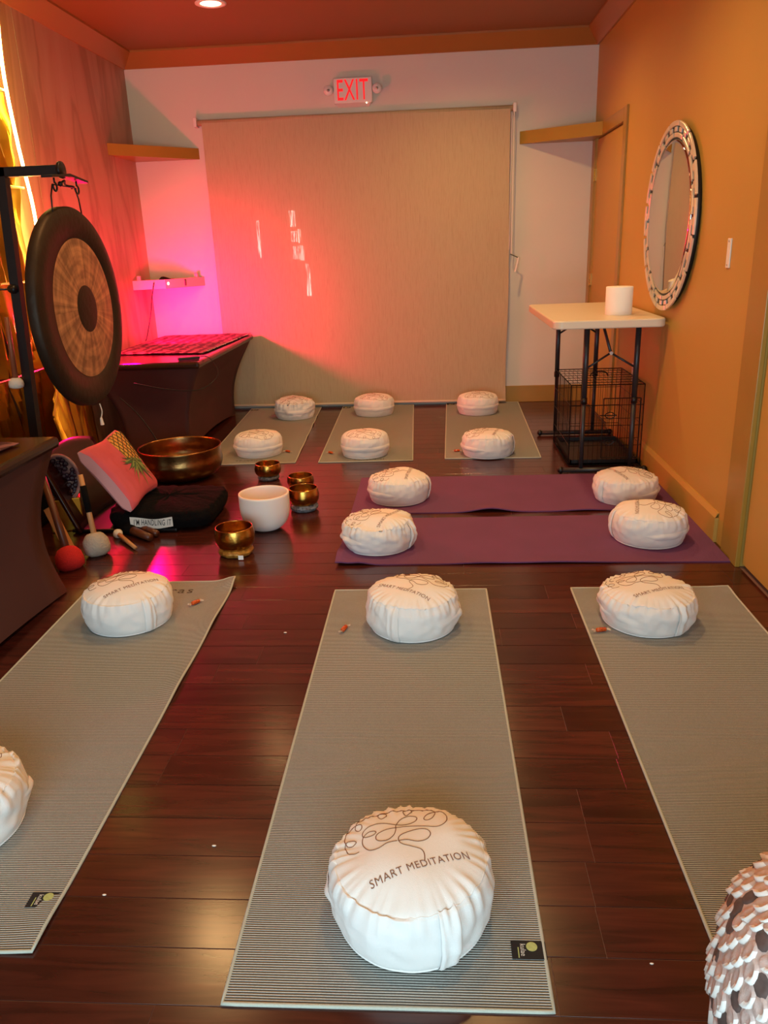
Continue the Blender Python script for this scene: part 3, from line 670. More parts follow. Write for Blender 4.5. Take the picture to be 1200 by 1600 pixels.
# ------------------------------------------------------------------ geode in front of the foil
t = thing('amethyst_geode', 'dark crystal-filled round geode shell standing before the gold foil', 'geode', (-1.885, 3.66, .27)); t.rotation_euler = (0, 0, math.radians(25))
MB().lathe([(.001, .07), (.07, .06), (.105, .03), (.122, -.01), (.115, -.02), (.10, .01), (.06, .04), (.001, .05)], 40, axis='y', cap=False).build('shell', M['rock_rim'], t, True)
for o in t.children: o.scale = (.8, 1, 1.1)
random.seed(3)
for i in range(75):
    a = random.uniform(0, 2*PI); r = .10*math.sqrt(random.random()); s = random.uniform(.009, .016)
    b = MB().ball((r*.8*math.cos(a), .02+.03*(1-(r/.1)**2)-.012, r*1.1*math.sin(a)), s, 6, 4); b.build('crystal', M['rock'], t)
box('stand', (-.08, -.02, -.27), (.08, .07, -.10), M['gold'], t, .006)

# ------------------------------------------------------------------ floor chair, black cushion, pillow
t = thing('floor_chair', 'dark lacquered floor chair with curved back behind the pink pillow', 'chair', (-1.70, 3.86, 0))
def back(u, v):
    y = -.30+.60*u; s = (y/.30)
    x = -.10-.14*v-.0*s+.03*s*s; z = .02+(.42-.02)*v-.05*s*s*v
    return (x, y, z)
o = MB().grid(back, 16, 12).build('backrest', mat('dark_red_lacquer', '#2a0d0c', .25), t, True); md = o.modifiers.new('s', 'SOLIDIFY'); md.thickness = .018
box('seat', (-.14, -.26, 0.004), (.40, .28, .022), M['blackm'], t, .006)
def cushion_block(name, label, x0, x1, y0, y1, h, mm, zb=0):
    cx, cy = (x0+x1)/2, (y0+y1)/2; a, b = (x1-x0)/2, (y1-y0)/2
    def f(u, v):
        q = 2*PI*u; n = 5.5
        ca, sa = math.cos(q), math.sin(q)
        k = (abs(ca)**n+abs(sa)**n)**(-1/n)
        # v: 0 bottom centre .. 1 top centre
        if v < .25: rr = v/.25*.97; z = 0
        elif v < .6: tt = (v-.25)/.35; rr = .97+.05*math.sin(tt*PI); z = tt*h*.8
        else: tt = (v-.6)/.4; rr = .97*(1-tt); z = h*.8+h*.2*math.sin(min(1, tt*2)*PI/2)
        w = .010*noise.noise(Vector((ca*6, sa*6, v*5)))
        ed = 1+.03*math.sin(q*26)*math.exp(-((v-.6)/.05)**2)
        return (a*k*ca*rr*ed, b*k*sa*rr*ed, max(0, z+(w if v > .3 else 0)))
    t = thing(name, label, 'cushion', (cx, cy, zb)); MB().grid(f, 110, 40, True).build('cover', mm, t, True); return t
t = cushion_block('floor_cushion', 'flat square black floor cushion with a white worded label', -1.665, -1.135, 3.60, 4.08, .098, M['black_cloth'], .023)
lb = MB().grid(lambda u, v: (-.105+.215*u-.02, -.2535+.004*math.sin(u*7)-.0035, .012+.05*v+.006*math.sin(u*5+2)), 16, 2)
lo = lb.build('label', M['tag_white'], t, True)
V, F = text_geo("I'M HANDLING IT", .030, 1.14, .004, .2, sx=.50)
mesh('label_text', [(x-.012, -.2535+.004*math.sin((x+.093+.02)/.215*7)-.0052, y+.024) for x, y, z in V], F, M['black'], lo)

# pink pineapple pillow, built on four corners: bottom b0,b1 and top c0,c1
b0, b1, c0, c1 = Vector((-1.505, 3.57, .125)), Vector((-1.515, 3.97, .125)), Vector((-1.715, 3.55, .435)), Vector((-1.70, 3.96, .445))
pn = (b1-b0).cross(c0-b0).normalized()
if pn.x < 0: pn = -pn
TH = .052
def pil(u, v, s):
    # pinched edges, plump middle
    e = (4*u*(1-u))**.45*(4*v*(1-v))**.45
    uu = .5+(u-.5)*(1-.10*math.sin(v*PI)*0+.0)-.0; 
    pu = u+.045*(1-2*u)*math.sin(v*PI)**1.2; pv = v+.045*(1-2*v)*math.sin(u*PI)**1.2
    q = (b0*(1-pu)+b1*pu)*(1-pv)+(c0*(1-pu)+c1*pu)*pv
    w = .004*noise.noise(Vector((u*5, v*5, 2)))+.003*noise.noise(Vector((u*13, v*9, 5)))
    g_ = .026*min(1, 9*min(max(u, 1-u)-.5+.5, 1))*min(1, .25+6*(min(u, 1-u)+min(v, 1-v)))
    return q+pn*(s*(TH*.75*e+g_)+(w*e if s > 0 else 0))
t = thing('throw_pillow', 'pink square pillow printed with an upside-down pineapple', 'pillow', (0, 0, 0))
MB().grid(lambda u, v: pil(u, v, 1), 40, 40).build('front_cover', M['pink_cloth'], t, True)
MB().grid(lambda u, v: pil(u, v, -1), 40, 40).build('back_cover', M['pink_side'], t, True)
def gus(u, v):
    k = (u*4) % 4; e_ = int(k); f_ = k-e_
    U, W_ = ((f_, 0), (1, f_), (1-f_, 1), (0, 1-f_))[e_]
    return tuple(pil(U, W_, -1).lerp(pil(U, W_, 1), v))
MB().grid(gus, 120, 4, True).build('gusset', M['pink_side'], t, True)
# print: (u along bottom edge from near to far, v up)
def onp(u, v, off=.0016): return tuple(pil(min(.985, max(.015, u)), min(.985, max(.015, v)), 1)+pn*off)
pc, pd = (.42+.16, .86), Vector((.10, -.42))     # pineapple base near the top edge, crown toward lower middle
axis = Vector((-.34, -1)).normalized(); perp = Vector((-axis.y, axis.x))
def pp(a, b): q = Vector((.84, .985))+axis*a+perp*b; return q.x, q.y
def fruit(u, v):
    a = .56*v; hw = .29*math.sqrt(max(0, 1-((a-.14)/.44)**2)) if a > .14 else .29
    return onp(*pp(a, (u*2-1)*hw), .0012)
fo = MB().grid(fruit, 16, 14).build('pineapple_print', M['pine'], t, True)
ln = MB()
for sgn in (-1, 1):
    for k in range(-7, 8):
        pts = []
        for i in range(25):
            a = .56*i/24; b_ = k*.10+sgn*(a-.28)*.75; hw = .29*math.sqrt(max(0, 1-((a-.14)/.44)**2)) if a > .14 else .29
            if abs(b_) <= hw: pts.append(onp(*pp(a, b_), .0022))
        if len(pts) > 2: ln.tube(pts, .0022, 4)
ln.build('pineapple_outlines', M['pine_line'], fo)
lv = MB(); random.seed(5)
for k in range(24):
    an = math.radians(-80+160*(k+.5)/24)+random.uniform(-.1, .1); Ln_ = random.uniform(.30, .55)*(1-.25*abs(an)); ba = .48
    cu = []
    for i in range(7):
        s = i/6; aa = ba+Ln_*s*math.cos(an*(1+.25*s)); bb = Ln_*s*math.sin(an*(1+.25*s)); w = .030*math.sin(PI*min(1, s*1.0+.08))*(1-s*.6)
        dv = Vector((math.cos(an), math.sin(an))); cu.append((aa-w*dv.y*1, bb+w*dv.x, aa+w*dv.y, bb-w*dv.x))
    V = []
    for (a1, b1_, a2, b2_) in cu: V.append(onp(*pp(a1, b1_), .0024+.0003*(k % 3))); V.append(onp(*pp(a2, b2_), .0024+.0003*(k % 3)))
    lv.add(V, [(2*i, 2*i+1, 2*i+3, 2*i+2) for i in range(6)])
lo = lv.build('leaf_print', M['leaf'], t); lo.data.materials.append(mat('leaf_print_olive', '#8a9450', .85))
for i, p in enumerate(lo.data.polygons): p.material_index = (i//6) % 2

# ------------------------------------------------------------------ bowls
def bowl_prof(R, h, th, flat=.45, lip=.92, out=1.0):
    o = [(.0001, 0), (R*flat, 0), (R*.72, h*.08), (R*.92, h*.26), (R, h*.52), (R*.985, h*.75), (R*lip, h)]
    i = [(R*lip-th, h), (R*.985-th*1.1, h*.75), (R-th*1.2, h*.52), (R*.90-th, h*.28), (R*.68-th*.5, h*.12), (R*.4, th), (.0001, th)]
    P = [Vector((a, b, 0)) for a, b in o]; Q = [Vector((a, b, 0)) for a, b in i]
    return [(max(.0001, p.x), p.y) for p in smoothpath(P, 4)]+[(max(.0001, p.x), p.y) for p in smoothpath(Q, 4)]
def ring_cushion(t, r, h, m_, z=0):
    b = MB(); N = 48
    def f(u, v):
        a = 2*PI*u; q = 2*PI*v; rr = r+h*.55*math.cos(q)*(1+.12*math.sin(a*9)); z_ = h*.5+h*.5*math.sin(q)
        return (rr*math.cos(a), rr*math.sin(a), z+z_)
    return b.grid(f, N, 10, True).build('ring_cushion', m_, t, True)
def bowl(label, x, y, R, h, ch, m_, cm, **k):
    t = thing('singing_bowl', label, 'bowl', (x, y, 0), group=k.get('group'))
    if ch: ring_cushion(t, R*.62, ch, cm)
    MB().lathe([(r, z+ch*.62) for r, z in bowl_prof(R, h, k.get('th', .004), lip=k.get('lip', .92))], 64, cap=False).build('bowl_body', m_, t, True)
    return t
bowl('large wide brass singing bowl in front of the far draped table', -1.575, 4.60, .252, .20, 0, M['bronze'], None, th=.006, lip=.995)
G = 'small brass singing bowls'
bowl('small brass bowl on grey cushion nearest the far left mats', -1.021, 4.52, .080, .082, .03, M['brass'], M['grey_silk'], group=G)
bowl('small shallow brass bowl partly hidden behind another brass bowl', -.782, 4.28, .077, .075, .025, M['brass'], M['grey_silk'], group=G)
bowl('brass bowl on grey silk cushion just right of the white quartz bowl', -.708, 3.93, .083, .098, .042, M['brass'], M['grey_silk'], group=G)
t = bowl('front brass bowl on gold ring cushion with a white tag', -.928, 3.31, .092, .108, .042, M['brass'], M['gold_silk'], group=G)
b = MB(); b.box((.03, -.086, .004), (.053, -.084, .024)); b.build('paper_tag', M['white_paper'], t)
t = thing('quartz_bowl', 'large frosted white quartz singing bowl among the brass bowls', 'bowl', (-.854, 3.642, 0))
Pq = [(.0001, 0), (.035, 0), (.075, .012), (.105, .042), (.120, .085), (.124, .13), (.124, .19)]; Pi = [(.1165, .191), (.1165, .13), (.112, .088), (.097, .05), (.07, .02), (.03, .009), (.0001, .008)]
MB().lathe([(max(.0001, p.x), p.y) for p in smoothpath([Vector((a, b, 0)) for a, b in Pq], 4)]+[(max(.0001, p.x), p.y) for p in smoothpath([Vector((a, b, 0)) for a, b in Pi], 4)], 72, cap=False).build('bowl_body', M['crystal'], t, True)
t = thing('white_candle', 'small cream pillar candle on the floor beyond the big brass bowl', 'candle', (-1.92, 4.93, 0))
MB().lathe([(.0001, 0), (.040, 0), (.041, .01), (.041, .10), (.034, .106), (.0001, .102)], 28).build('wax', M['crystal'], t, True)
MB().tube([(0, 0, .10), (.002, 0, .113)], .0015, 5).build('wick', M['black'], t)

# ------------------------------------------------------------------ yoga mats
def yoga_mat(label, cx, cy, rz, lifts=(), cat='mat', w=.61, l=1.83, m_=None, edge=True, th=.0045, group=None, name='yoga_mat'):
    t = thing(name, label, cat, (cx, cy, 0), math.radians(rz), group)
    def lift(x, y):
        z = 0
        for (lx, ly, h, sx, sy) in lifts: z += h*math.exp(-((x-lx)/sx)**2-((y-ly)/sy)**2)
        return z
    a, b = w/2, l/2
    nu, nv = max(12, int(w/.025)), max(12, int(l/.025))
    top = MB().grid(lambda u, v: (-a+w*u, -b+l*v, th+lift(-a+w*u, -b+l*v)), nu, nv)
    n = len(top.V); W = nu+1
    V = top.V+[(x, y, z-th+.0004) for x, y, z in top.V]; F = list(top.F)+[tuple(n+i for i in reversed(f)) for f in top.F]
    loop = [i for i in range(W)]+[j*W+nu for j in range(1, nv+1)]+[nv*W+i for i in range(nu-1, -1, -1)]+[j*W for j in range(nv-1, 0, -1)]
    for i in range(len(loop)): p, q = loop[i], loop[(i+1) % len(loop)]; F.append((q, p, n+p, n+q))
    mesh('mat_sheet', V, F, m_ or M['stripe'], t, False)
    if edge:
        MB().tube([(V[i][0], V[i][1], V[i][2]-.0016) for i in loop], .0042, 6, closed=True).build('edging', M['edging'], t, True)
    t['_lift'] = 0; del t['_lift']
    return t, lift
def tag(t, x, y, z, w=.068, d=.042, rot=0):
    o = MB().grid(lambda u, v: (-w/2+w*u, -d/2+d*v, 0.0), 4, 2).build('brand_tag', M['tag_black'], t, loc=(x, y, z), rot=(0, 0, rot))
    V, F = text_geo('kulae', .0105, 1, 0)
    mesh('tag_lettering', [(y_-.016, -x_*.9, .0006) for x_, y_, _ in V], F, M['tag_white'], o)
    MB().lathe([(.011, .0007), (.0105, .0009), (.0001, .0010)], 20, at=(.0065, .008, 0), cap=False).build('tag_emblem', M['leafgreen'], o)
    box('tag_underline', (-.0215, -.018, .0005), (-.0195, .006, .0007), M['leafgreen'], o)
def mat_text(t, x, y, h, rot, z=.0056):
    V, F = text_geo('iChakras', h, 1.15, -.004)
    c, s = math.cos(rot), math.sin(rot)
    mesh('printed_lettering', [(x+a*c-b*s, y+a*s+b*c, z) for a, b, _ in V], F, M['print_grey'], t)
tm, _ = yoga_mat('centre striped grey yoga mat reaching toward the viewer', -.110, 1.975, .2, [(.25, -.3, .0015, .1, .2)], group='striped grey yoga mats')
tag(tm, .275, -.787, .0062)
tm, lf = yoga_mat('left front striped yoga mat with curled edge, running off the left side', -1.146, 2.069, .8, [(.305, .905, .022, .05, .06), (.305, .55, .008, .03, .12), (.305, .1, .006, .03, .12), (.305, -.85, .006, .05, .08)], group='striped grey yoga mats')
tag(tm, .270, -.785, .0064); mat_text(tm, .0, .80, .052, 0)
tm, _ = yoga_mat('right front striped yoga mat beside the ochre wall', .835, 1.981, .1, [(.3, .9, .004, .05, .05)], group='striped grey yoga mats')
tm, _ = yoga_mat('back row left grey yoga mat with rippled right edge', -1.262, 5.78, 2.4, [(.305, .2, .010, .03, .06), (.305, .5, .008, .03, .05), (.305, -.2, .006, .03, .06), (.305, -.6, .004, .03, .1)], group='striped grey yoga mats')
mat_text(tm, .0, -.83, .034, PI); tag(tm, -.27, .86, .0062, rot=PI)
tm, _ = yoga_mat('back row middle grey yoga mat below the blind', -.478, 5.79, 1.2, [], group='striped grey yoga mats')
mat_text(tm, .02, -.855, .034, PI); tag(tm, -.27, .86, .0062, rot=PI)
tm, _ = yoga_mat('back row right grey yoga mat nearest the folding table', .380, 5.815, -1.2, [], group='striped grey yoga mats')
tag(tm, -.27, .86, .0062, rot=PI)
# purple mats lie crosswise
tp, lfn = yoga_mat('near purple yoga mat lying crosswise with a curled left corner', .395, 3.455, 0, [(-.835, -.22, .028, .05, .10), (-.74, -.30, .012, .05, .05), (-.2, -.3, .006, .12, .05), (.1, -.3, .007, .2, .05), (-.8, .1, .006, .06, .2), (.3, 0, .003, .2, .4)], w=1.69, l=.605, m_=M['purple'], edge=False, th=.006, group='purple yoga mats')
tp, lff = yoga_mat('far purple yoga mat lying crosswise behind the near one', .395, 4.165, 0, [(-.12, -.32, .022, .10, .07), (.35, -.32, .006, .1, .06), (-.75, .0, .006, .06, .5), (.45, 0, .004, .15, .5)], w=1.69, l=.655, m_=M['purple'], edge=False, th=.006, group='purple yoga mats')

# ------------------------------------------------------------------ meditation cushions
EA = [(-0.091, 0.0193), (-0.1016, 0.0175), (-0.1128, 0.0271), (-0.1173, 0.0495), (-0.1092, 0.0682), (-0.0969, 0.0635), (-0.0935, 0.0506), (-0.1018, 0.0452), (-0.1125, 0.0525), (-0.1166, 0.0769), (-0.1122, 0.1118), (-0.1025, 0.1383), (-0.0887, 0.1456), (-0.077, 0.138), (-0.0774, 0.1166), (-0.0848, 0.1111), (-0.0904, 0.1327), (-0.0808, 0.1634), (-0.0592, 0.1782), (-0.0382, 0.1809), (-0.0212, 0.1793), (-0.0198, 0.1617), (-0.032, 0.1479), (-0.0375, 0.1746), (-0.0236, 0.187), (-0.0014, 0.1905), (0.0209, 0.1847), (0.0359, 0.1784), (0.0351, 0.1653), (0.0216, 0.1447), (0.0184, 0.1781), (0.0316, 0.1824), (0.0582, 0.1778), (0.0798, 0.164), (0.0861, 0.1453), (0.0754, 0.1046), (0.0617, 0.0932), (0.0568, 0.1086), (0.0689, 0.1367), (0.0901, 0.1495), (0.1057, 0.1268), (0.1035, 0.0782), (0.0916, 0.0511), (0.0751, 0.0454), (0.0546, 0.0548), (0.0333, 0.0655), (0.0122, 0.072), (-0.0072, 0.0721)]
EB = [(-0.0072, 0.0721), (-0.0266, 0.0721), (-0.0474, 0.0561), (-0.0529, 0.0399), (-0.0471, 0.0284), (-0.0305, 0.0249), (-0.0154, 0.038), (-0.0083, 0.0621), (-0.0054, 0.0901), (0.008, 0.1241), (0.0272, 0.1374), (0.0419, 0.125), (0.0391, 0.1021), (0.0246, 0.0868), (0.0079, 0.0852), (-0.0065, 0.0944), (-0.0298, 0.1147), (-0.0529, 0.1166), (-0.0731, 0.0984), (-0.0786, 0.0729), (-0.0734, 0.0585), (-0.0588, 0.0554), (-0.0502, 0.0669), (-0.053, 0.0777), (-0.0659, 0.0794), (-0.0783, 0.0596), (-0.0808, 0.0335), (-0.0703, 0.0108), (-0.0517, 0.0069), (-0.0324, 0.0161), (-0.0118, 0.0168)]
EC = [(0.0332, -0.0459), (0.0357, -0.0291), (0.0316, -0.0149), (0.0145, -0.0041), (-0.0029, 0.0057), (-0.0086, 0.0172), (-0.0047, 0.0307), (0.0129, 0.0412), (0.0396, 0.0468), (0.0556, 0.0403), (0.0595, 0.0252), (0.0484, 0.0112), (0.0293, 0.0081), (0.0086, 0.0166), (-0.0098, 0.0164)]
def ecomp(P):
    out = []; c, s = math.cos(math.radians(-10)), math.sin(math.radians(-10))
    for x, y in P:
        y = y if y < .05 else .05+(y-.05)*.58
        out.append(Vector((x*c-y*s-.012, x*s+y*c, 0)))
    return smoothpath(out, 4)
EMB = [ecomp(P) for P in (EA, EB, EC)]

def cushion(label, x, y, rz, R, h, seed, pert=1.0, zb=.0055, top_tilt=(0, 0), sq=0):
    t = thing('meditation_cushion', label, 'cushion', (x, y, zb), math.radians(rz), 'round white meditation cushions')
    prof = [(0, 0), (.55, 0.0), (.80, .004), (.895, .022), (.905, .03), (.945, .10), (.985, .27), (1.0, .45), (.985, .62), (.93, .765), (.90, .80), (.85, .84), (.75, .887), (.60, .94), (.40, .978), (.20, .996), (0, 1.0)]
    PP = smoothpath([Vector((a*R, b*h, 0)) for a, b in prof], 3)
    PP = [p for p in PP]; K = len(PP)-1
    seam = min(range(K), key=lambda i: (PP[i]-Vector((.90*R, .80*h, 0))).length)
    def pleat(a, w):
        s = 0
        s += noise.noise(Vector((math.cos(a)*7.5, math.sin(a)*7.5, seed*3.1)))*.5
        s += noise.noise(Vector((math.cos(a)*15, math.sin(a)*15, seed*5.7+1)))*.6
        s += .30*math.sin(a*38+5*noise.noise(Vector((math.cos(a)*3, math.sin(a)*3, seed))))
        return s
    def zdisp(xx, yy):
        r = math.hypot(xx, yy)/R; a = math.atan2(yy, xx)
        g = math.exp(-((r-.88)/.16)**2)
        lo = .010*noise.noise(Vector((xx*9, yy*9, seed+.5)))*min(1, r*1.5+.3)
        fold = .006*noise.noise(Vector((xx*22+seed, yy*9, seed)))*(r**2)
        return pert*(g*.0075*pleat(a, 1)+lo+fold)+top_tilt[0]*xx+top_tilt[1]*yy
    tops = [(PP[i].x, PP[i].y) for i in range(K, seam-1, -1)]
    def ztop(xx, yy):
        r = math.hypot(xx, yy)
        for (r0, z0), (r1, z1) in zip(tops[:-1], tops[1:]):
            if r <= r1: return z0+(z1-z0)*(r-r0)/max(1e-6, r1-r0)+zdisp(xx, yy)
        return tops[-1][1]
    NA = 144
    def surf(i, a, off=0):
        p = PP[i]; r, z = p.x, p.y; f = i/K
        nb = PP[min(K, i+1)]-PP[max(0, i-1)]; nn = Vector((nb.y, -nb.x, 0)).normalized()
        ca, sa = math.cos(a), math.sin(a)
        if i >= seam:
            dz = zdisp(r*ca, r*sa); return (r*ca, r*sa, z+dz+off)
        wz = z/h; edge = pert*pleat(a, 1)*.0085*math.exp(-((wz-.80)/.22)**2)
        big = pert*.009*noise.noise(Vector((ca*2.2, sa*2.2, wz*2+seed)))*math.sin(min(1, wz*1.3)*PI)
        cr = pert*.0055*noise.noise(Vector((ca*5+wz*3, sa*5, wz*7+seed)))*min(1, wz*4)
        if i == seam-1 or i == seam: pass
        rr = r+(edge+big+cr)+off*nn.x
        tl = (top_tilt[0]*rr*ca+top_tilt[1]*rr*sa)*wz
        return (rr*ca, rr*sa, max(0, z)+edge*.4*wz+tl+off*nn.y)
    V = []; F = []
    for i in range(1, K):
        for k in range(NA): V.append(surf(i, 2*PI*k/NA))
    for i in range(K-2):
        for k in range(NA): F.append((i*NA+k, i*NA+(k+1) % NA, (i+1)*NA+(k+1) % NA, (i+1)*NA+k))
    V.append((0, 0, 0)); V.append((0, 0, PP[K].y+zdisp(0, 0))); n = len(V)
    for k in range(NA): F.append((n-2, (k+1) % NA, k)); F.append((n-1, (K-2)*NA+k, (K-2)*NA+(k+1) % NA))
    mesh('cover', V, F, M['white_cloth'], t, True)
    # piping at the bottom seam and the top seam line
    ib = min(range(K), key=lambda i: (PP[i]-Vector((.90*R, .026*h, 0))).length)
    pp_ = MB(); pp_.tube([surf(ib, 2*PI*k/96, .0005) for k in range(96)], .0022, 6, closed=True); pp_.tube([Vector(surf(seam, 2*PI*k/NA, -.0004)) for k in range(NA)], .0011, 5, closed=True)
    pp_.build('piping', M['white_cloth'], t, True)
    # carrying strap on the lettering side, zip flap on the opposite half
    def strap(u, v):
        i = ib+(seam-ib)*v; i0 = int(i); fr = i-i0; a = -PI/2+math.radians(6)+(u-.5)*.27*(1-.15*v)
        p = Vector(surf(i0, a, .0045))*(1-fr)+Vector(surf(min(K, i0+1), a, .0045))*fr
        bow = .006*math.sin(v*PI)*(1-.3*abs(2*u-1)); d = Vector((math.cos(a), math.sin(a), 0))
        return tuple(p+d*(bow+(.0025*math.sin(u*PI*3+seed)*math.sin(v*PI))-(.0040 if u < .02 or u > .98 else 0)))
    MB().grid(strap, 12, 18).build('strap', M['white_cloth'], t, True)
    iz = min(range(K), key=lambda i: (PP[i]-Vector((.985*R, .40*h, 0))).length)
    z_ = MB()
    def zf(u, v):
        a = PI/2+(u-.5)*math.radians(200); ii = iz+(v-.5)*3.2*min(1, .2+6*u, .2+6*(1-u)); i0 = int(ii); p = Vector(surf(i0, a, .001)).lerp(Vector(surf(i0+1, a, .001)), ii-i0); d = Vector((math.cos(a), math.sin(a), 0))
        return tuple(p+d*((.0045*math.sin(v*PI)+.0006)*min(1, 8*u, 8*(1-u))-.002*(1-min(1, 8*u, 8*(1-u)))))
    z_.grid(zf, 60, 6); z_.build('zip_flap', M['white_cloth'], t, True)
    e = MB()
    for P in EMB:
        e.tube([(p.x, p.y, ztop(p.x, p.y)+.0004) for p in P], .0010, 4)
    e.build('embroidery', M['thread'], t)
    Vt, Ft = text_geo('SMART MEDITATION', .0170, 1.08, -.006, sx=1.0)
    xs = [v[0] for v in Vt]; kx = .208/(max(xs)-min(xs))
    Vt = [(a*kx, -.066+b_, 0) for a, b_, _ in Vt]
    mesh('lettering', [(a, b_, ztop(a, b_)+.0013) for a, b_, _ in Vt], Ft, M['thread'], t)
    return t
cushion('round white cushion nearest the viewer on the centre mat, embroidery facing front', -.065, 1.285, 22, .170, .168, 1, zb=.0055)
cushion('round white cushion on the far end of the centre striped mat', -.095, 2.59, -29, .168, .162, 2)
cushion('round white cushion on the far end of the right striped mat', .752, 2.623, 24, .170, .142, 3, 1.2)
cushion('round white cushion on the far end of the left striped mat', -1.177, 2.64, 42, .167, .160, 4, .8)
cushion('round white cushion cut off at the left edge of the photo', -1.19, 1.505, 15, .170, .165, 5, 1.3)
cushion('crumpled round white cushion on the left end of the near purple mat', -.273, 3.39, 65, .167, .152, 6, 1.5, zb=.008)
cushion('round white cushion on the left end of the far purple mat', -.208, 4.08, 83, .166, .155, 7, .8, zb=.008)
cushion('round white cushion on the right end of the near purple mat', .965, 3.435, -103, .167, .162, 8, .8, zb=.008)
cushion('round white cushion on the right end of the far purple mat by the wall', .995, 4.03, -70, .167, .15, 9, .9, zb=.008)
cushion('round white cushion at the front of the back row left mat', -1.207, 5.13, 178, .163, .158, 10, .7)
cushion('lumpy round cushion at the far end of the back row left mat', -1.156, 6.31, 182, .162, .165, 11, 1.6)
cushion('round white cushion at the front of the back row middle mat', -.474, 5.06, 176, .161, .165, 12, .7)
cushion('pink-lit round cushion at the far end of the back row middle mat', -.507, 6.37, 180, .165, .162, 13, .6)
cushion('round white cushion at the front of the back row right mat', .334, 5.01, 75, .168, .158, 14, .9)
cushion('round white cushion at the far end of the back row right mat', .34, 6.33, 182, .167, .165, 15, .6)

# ------------------------------------------------------------------ wrapped sweets
def sweet(label, x, y, rz, z=.006):
    t = thing('wrapped_sweet', label, 'sweet', (x, y, z), math.radians(rz), 'orange wrapped sweets')
    b = MB(); b.tube([(-.019, 0, .0075), (-.015, 0, .0075), (.015, 0, .0075), (.019, 0, .0075)], [.004, .0078, .0078, .004], 10); b.build('sweet_body', M['orange_candy'], t, True)
    for s in (-1, 1):
        w = MB(); n = 9
        V = [(s*.018, 0, .007)]+[(s*(.030+.004*math.sin(k*2.3)), -.012+.024*k/(n-1), .006+.005*(k % 2)) for k in range(n)]
        w.add(V, [(0, k, k+1) if s > 0 else (0, k+1, k) for k in range(1, n)]); w.build('wrapper_twist', M['wrapper'], t)
sweet('orange wrapped sweet on the left striped mat', -.96, 2.765, 50)
sweet('orange wrapped sweet on the centre striped mat', -.343, 2.538, 72)
sweet('orange wrapped sweet on the left edge of the right striped mat', .572, 2.521, 12)
sweet('orange wrapped sweet on the back row left mat', -1.012, 5.139, -30)
sweet('orange wrapped sweet on the back row middle mat', -.71, 5.082, -35)
sweet('orange wrapped sweet on the back row right mat', .136, 5.07, 10)

# ------------------------------------------------------------------ floor crumbs
for (x, y, s, lab) in ((-.536, 1.462, .004, 'white crumb on the dark floor left of the nearest cushion'), (-.559, 2.529, .0045, 'pale crumb on the floor between the left and centre mats'), (.40, 1.17, .003, 'tiny white speck on the floor right of the centre mat'), (-.74, 1.31, .0035, 'small pale speck beside the left mat tag')):
    o = MB().ball((0, 0, s*.45), s, 8, 5, (1.4, .7, .45)).build('crumb', M['crumb'], None, True, loc=(x, y, 0)); thing('crumb', lab, 'crumb', obj=o)

# ------------------------------------------------------------------ folding table
t = thing('folding_table', 'white-topped folding table with grey steel legs against the ochre wall', 'table', (0, 0, 0))
TX0, TX1, TY0, TY1, TZ = .640, 1.240, 4.36, 5.57, .902
def rrect(x0, x1, y0, y1, r, n=6):
    P = []
    for cx, cy, a0 in ((x1-r, y0+r, -PI/2), (x1-r, y1-r, 0), (x0+r, y1-r, PI/2), (x0+r, y0+r, PI)):
        for i in range(n+1): a = a0+PI/2*i/n; P.append((cx+r*math.cos(a), cy+r*math.sin(a)))
    return P
def slab(levels):
    b = MB(); n = len(levels[0][0]); V = []; F = []
    for P, z in levels: V += [(x, y, z) for x, y in P]
    for i in range(len(levels)-1):
        for k in range(n): F.append((i*n+k, i*n+(k+1) % n, (i+1)*n+(k+1) % n, (i+1)*n+k))
    F.append(tuple(range(n-1, -1, -1))); F.append(tuple((len(levels)-1)*n+k for k in range(n))); return b.add(V, F)
q = lambda d, r: rrect(TX0+d, TX1-d, TY0+d, TY1-d, r)
slab([(q(.004, .045), TZ-.045), (q(0, .05), TZ-.04), (q(0, .05), TZ-.007), (q(.003, .05), TZ-.002), (q(.008, .045), TZ)]).build('table_top', M['table_top'], t)
for (yl, xl, xr_) in ((4.535, .852, 1.135), (5.50, .84, 1.10)):
    for x in (xl, xr_):
        lg = MB(); lg.tube([(x, yl, .43), (x, yl, TZ-.045)], .0155, 14); o = lg.build('leg', M['grey_steel'], t, True)
        MB().tube([(x, yl, .03), (x, yl, .44)], .0125, 14).build('leg_extension', M['grey_steel'], o, True)
        MB().tube([(x, yl, .415), (x, yl, .45)], .0185, 14).build('collar', M['blackm'], o, True)
    fx0, fx1 = (.735, 1.22)
    MB().tube([(fx0, yl, .02), (fx1, yl, .02)], .0155, 12).build('foot_bar', M['grey_steel'], t, True)
    for x in (fx0, fx1): MB().ball((x, yl, .0205), .020, 12, 8).build('foot_cap', M['blackm'], t, True)
for (yl, xl, xr_, zj, dy) in ((4.535, .852, 1.135, .70, .14), (5.50, .84, 1.10, .79, -.2)):
    xm = (xl+xr_)/2; br = MB(); zl = zj-.085
    br.tube([(xl, yl, zl), (xm, yl+dy*.15, zj)], .006, 8); br.tube([(xr_, yl, zl), (xm, yl+dy*.15, zj)], .006, 8); br.tube([(xm, yl+dy*.15, zj), (xm-.03, yl+dy, TZ-.045)], .0085, 8)
    o = br.build('brace', M['grey_steel'], t, True)
    MB().tube([(xm, yl+dy*.15-.015, zj), (xm, yl+dy*.15+.015, zj)], .010, 10).build('pivot', M['steel'], o)

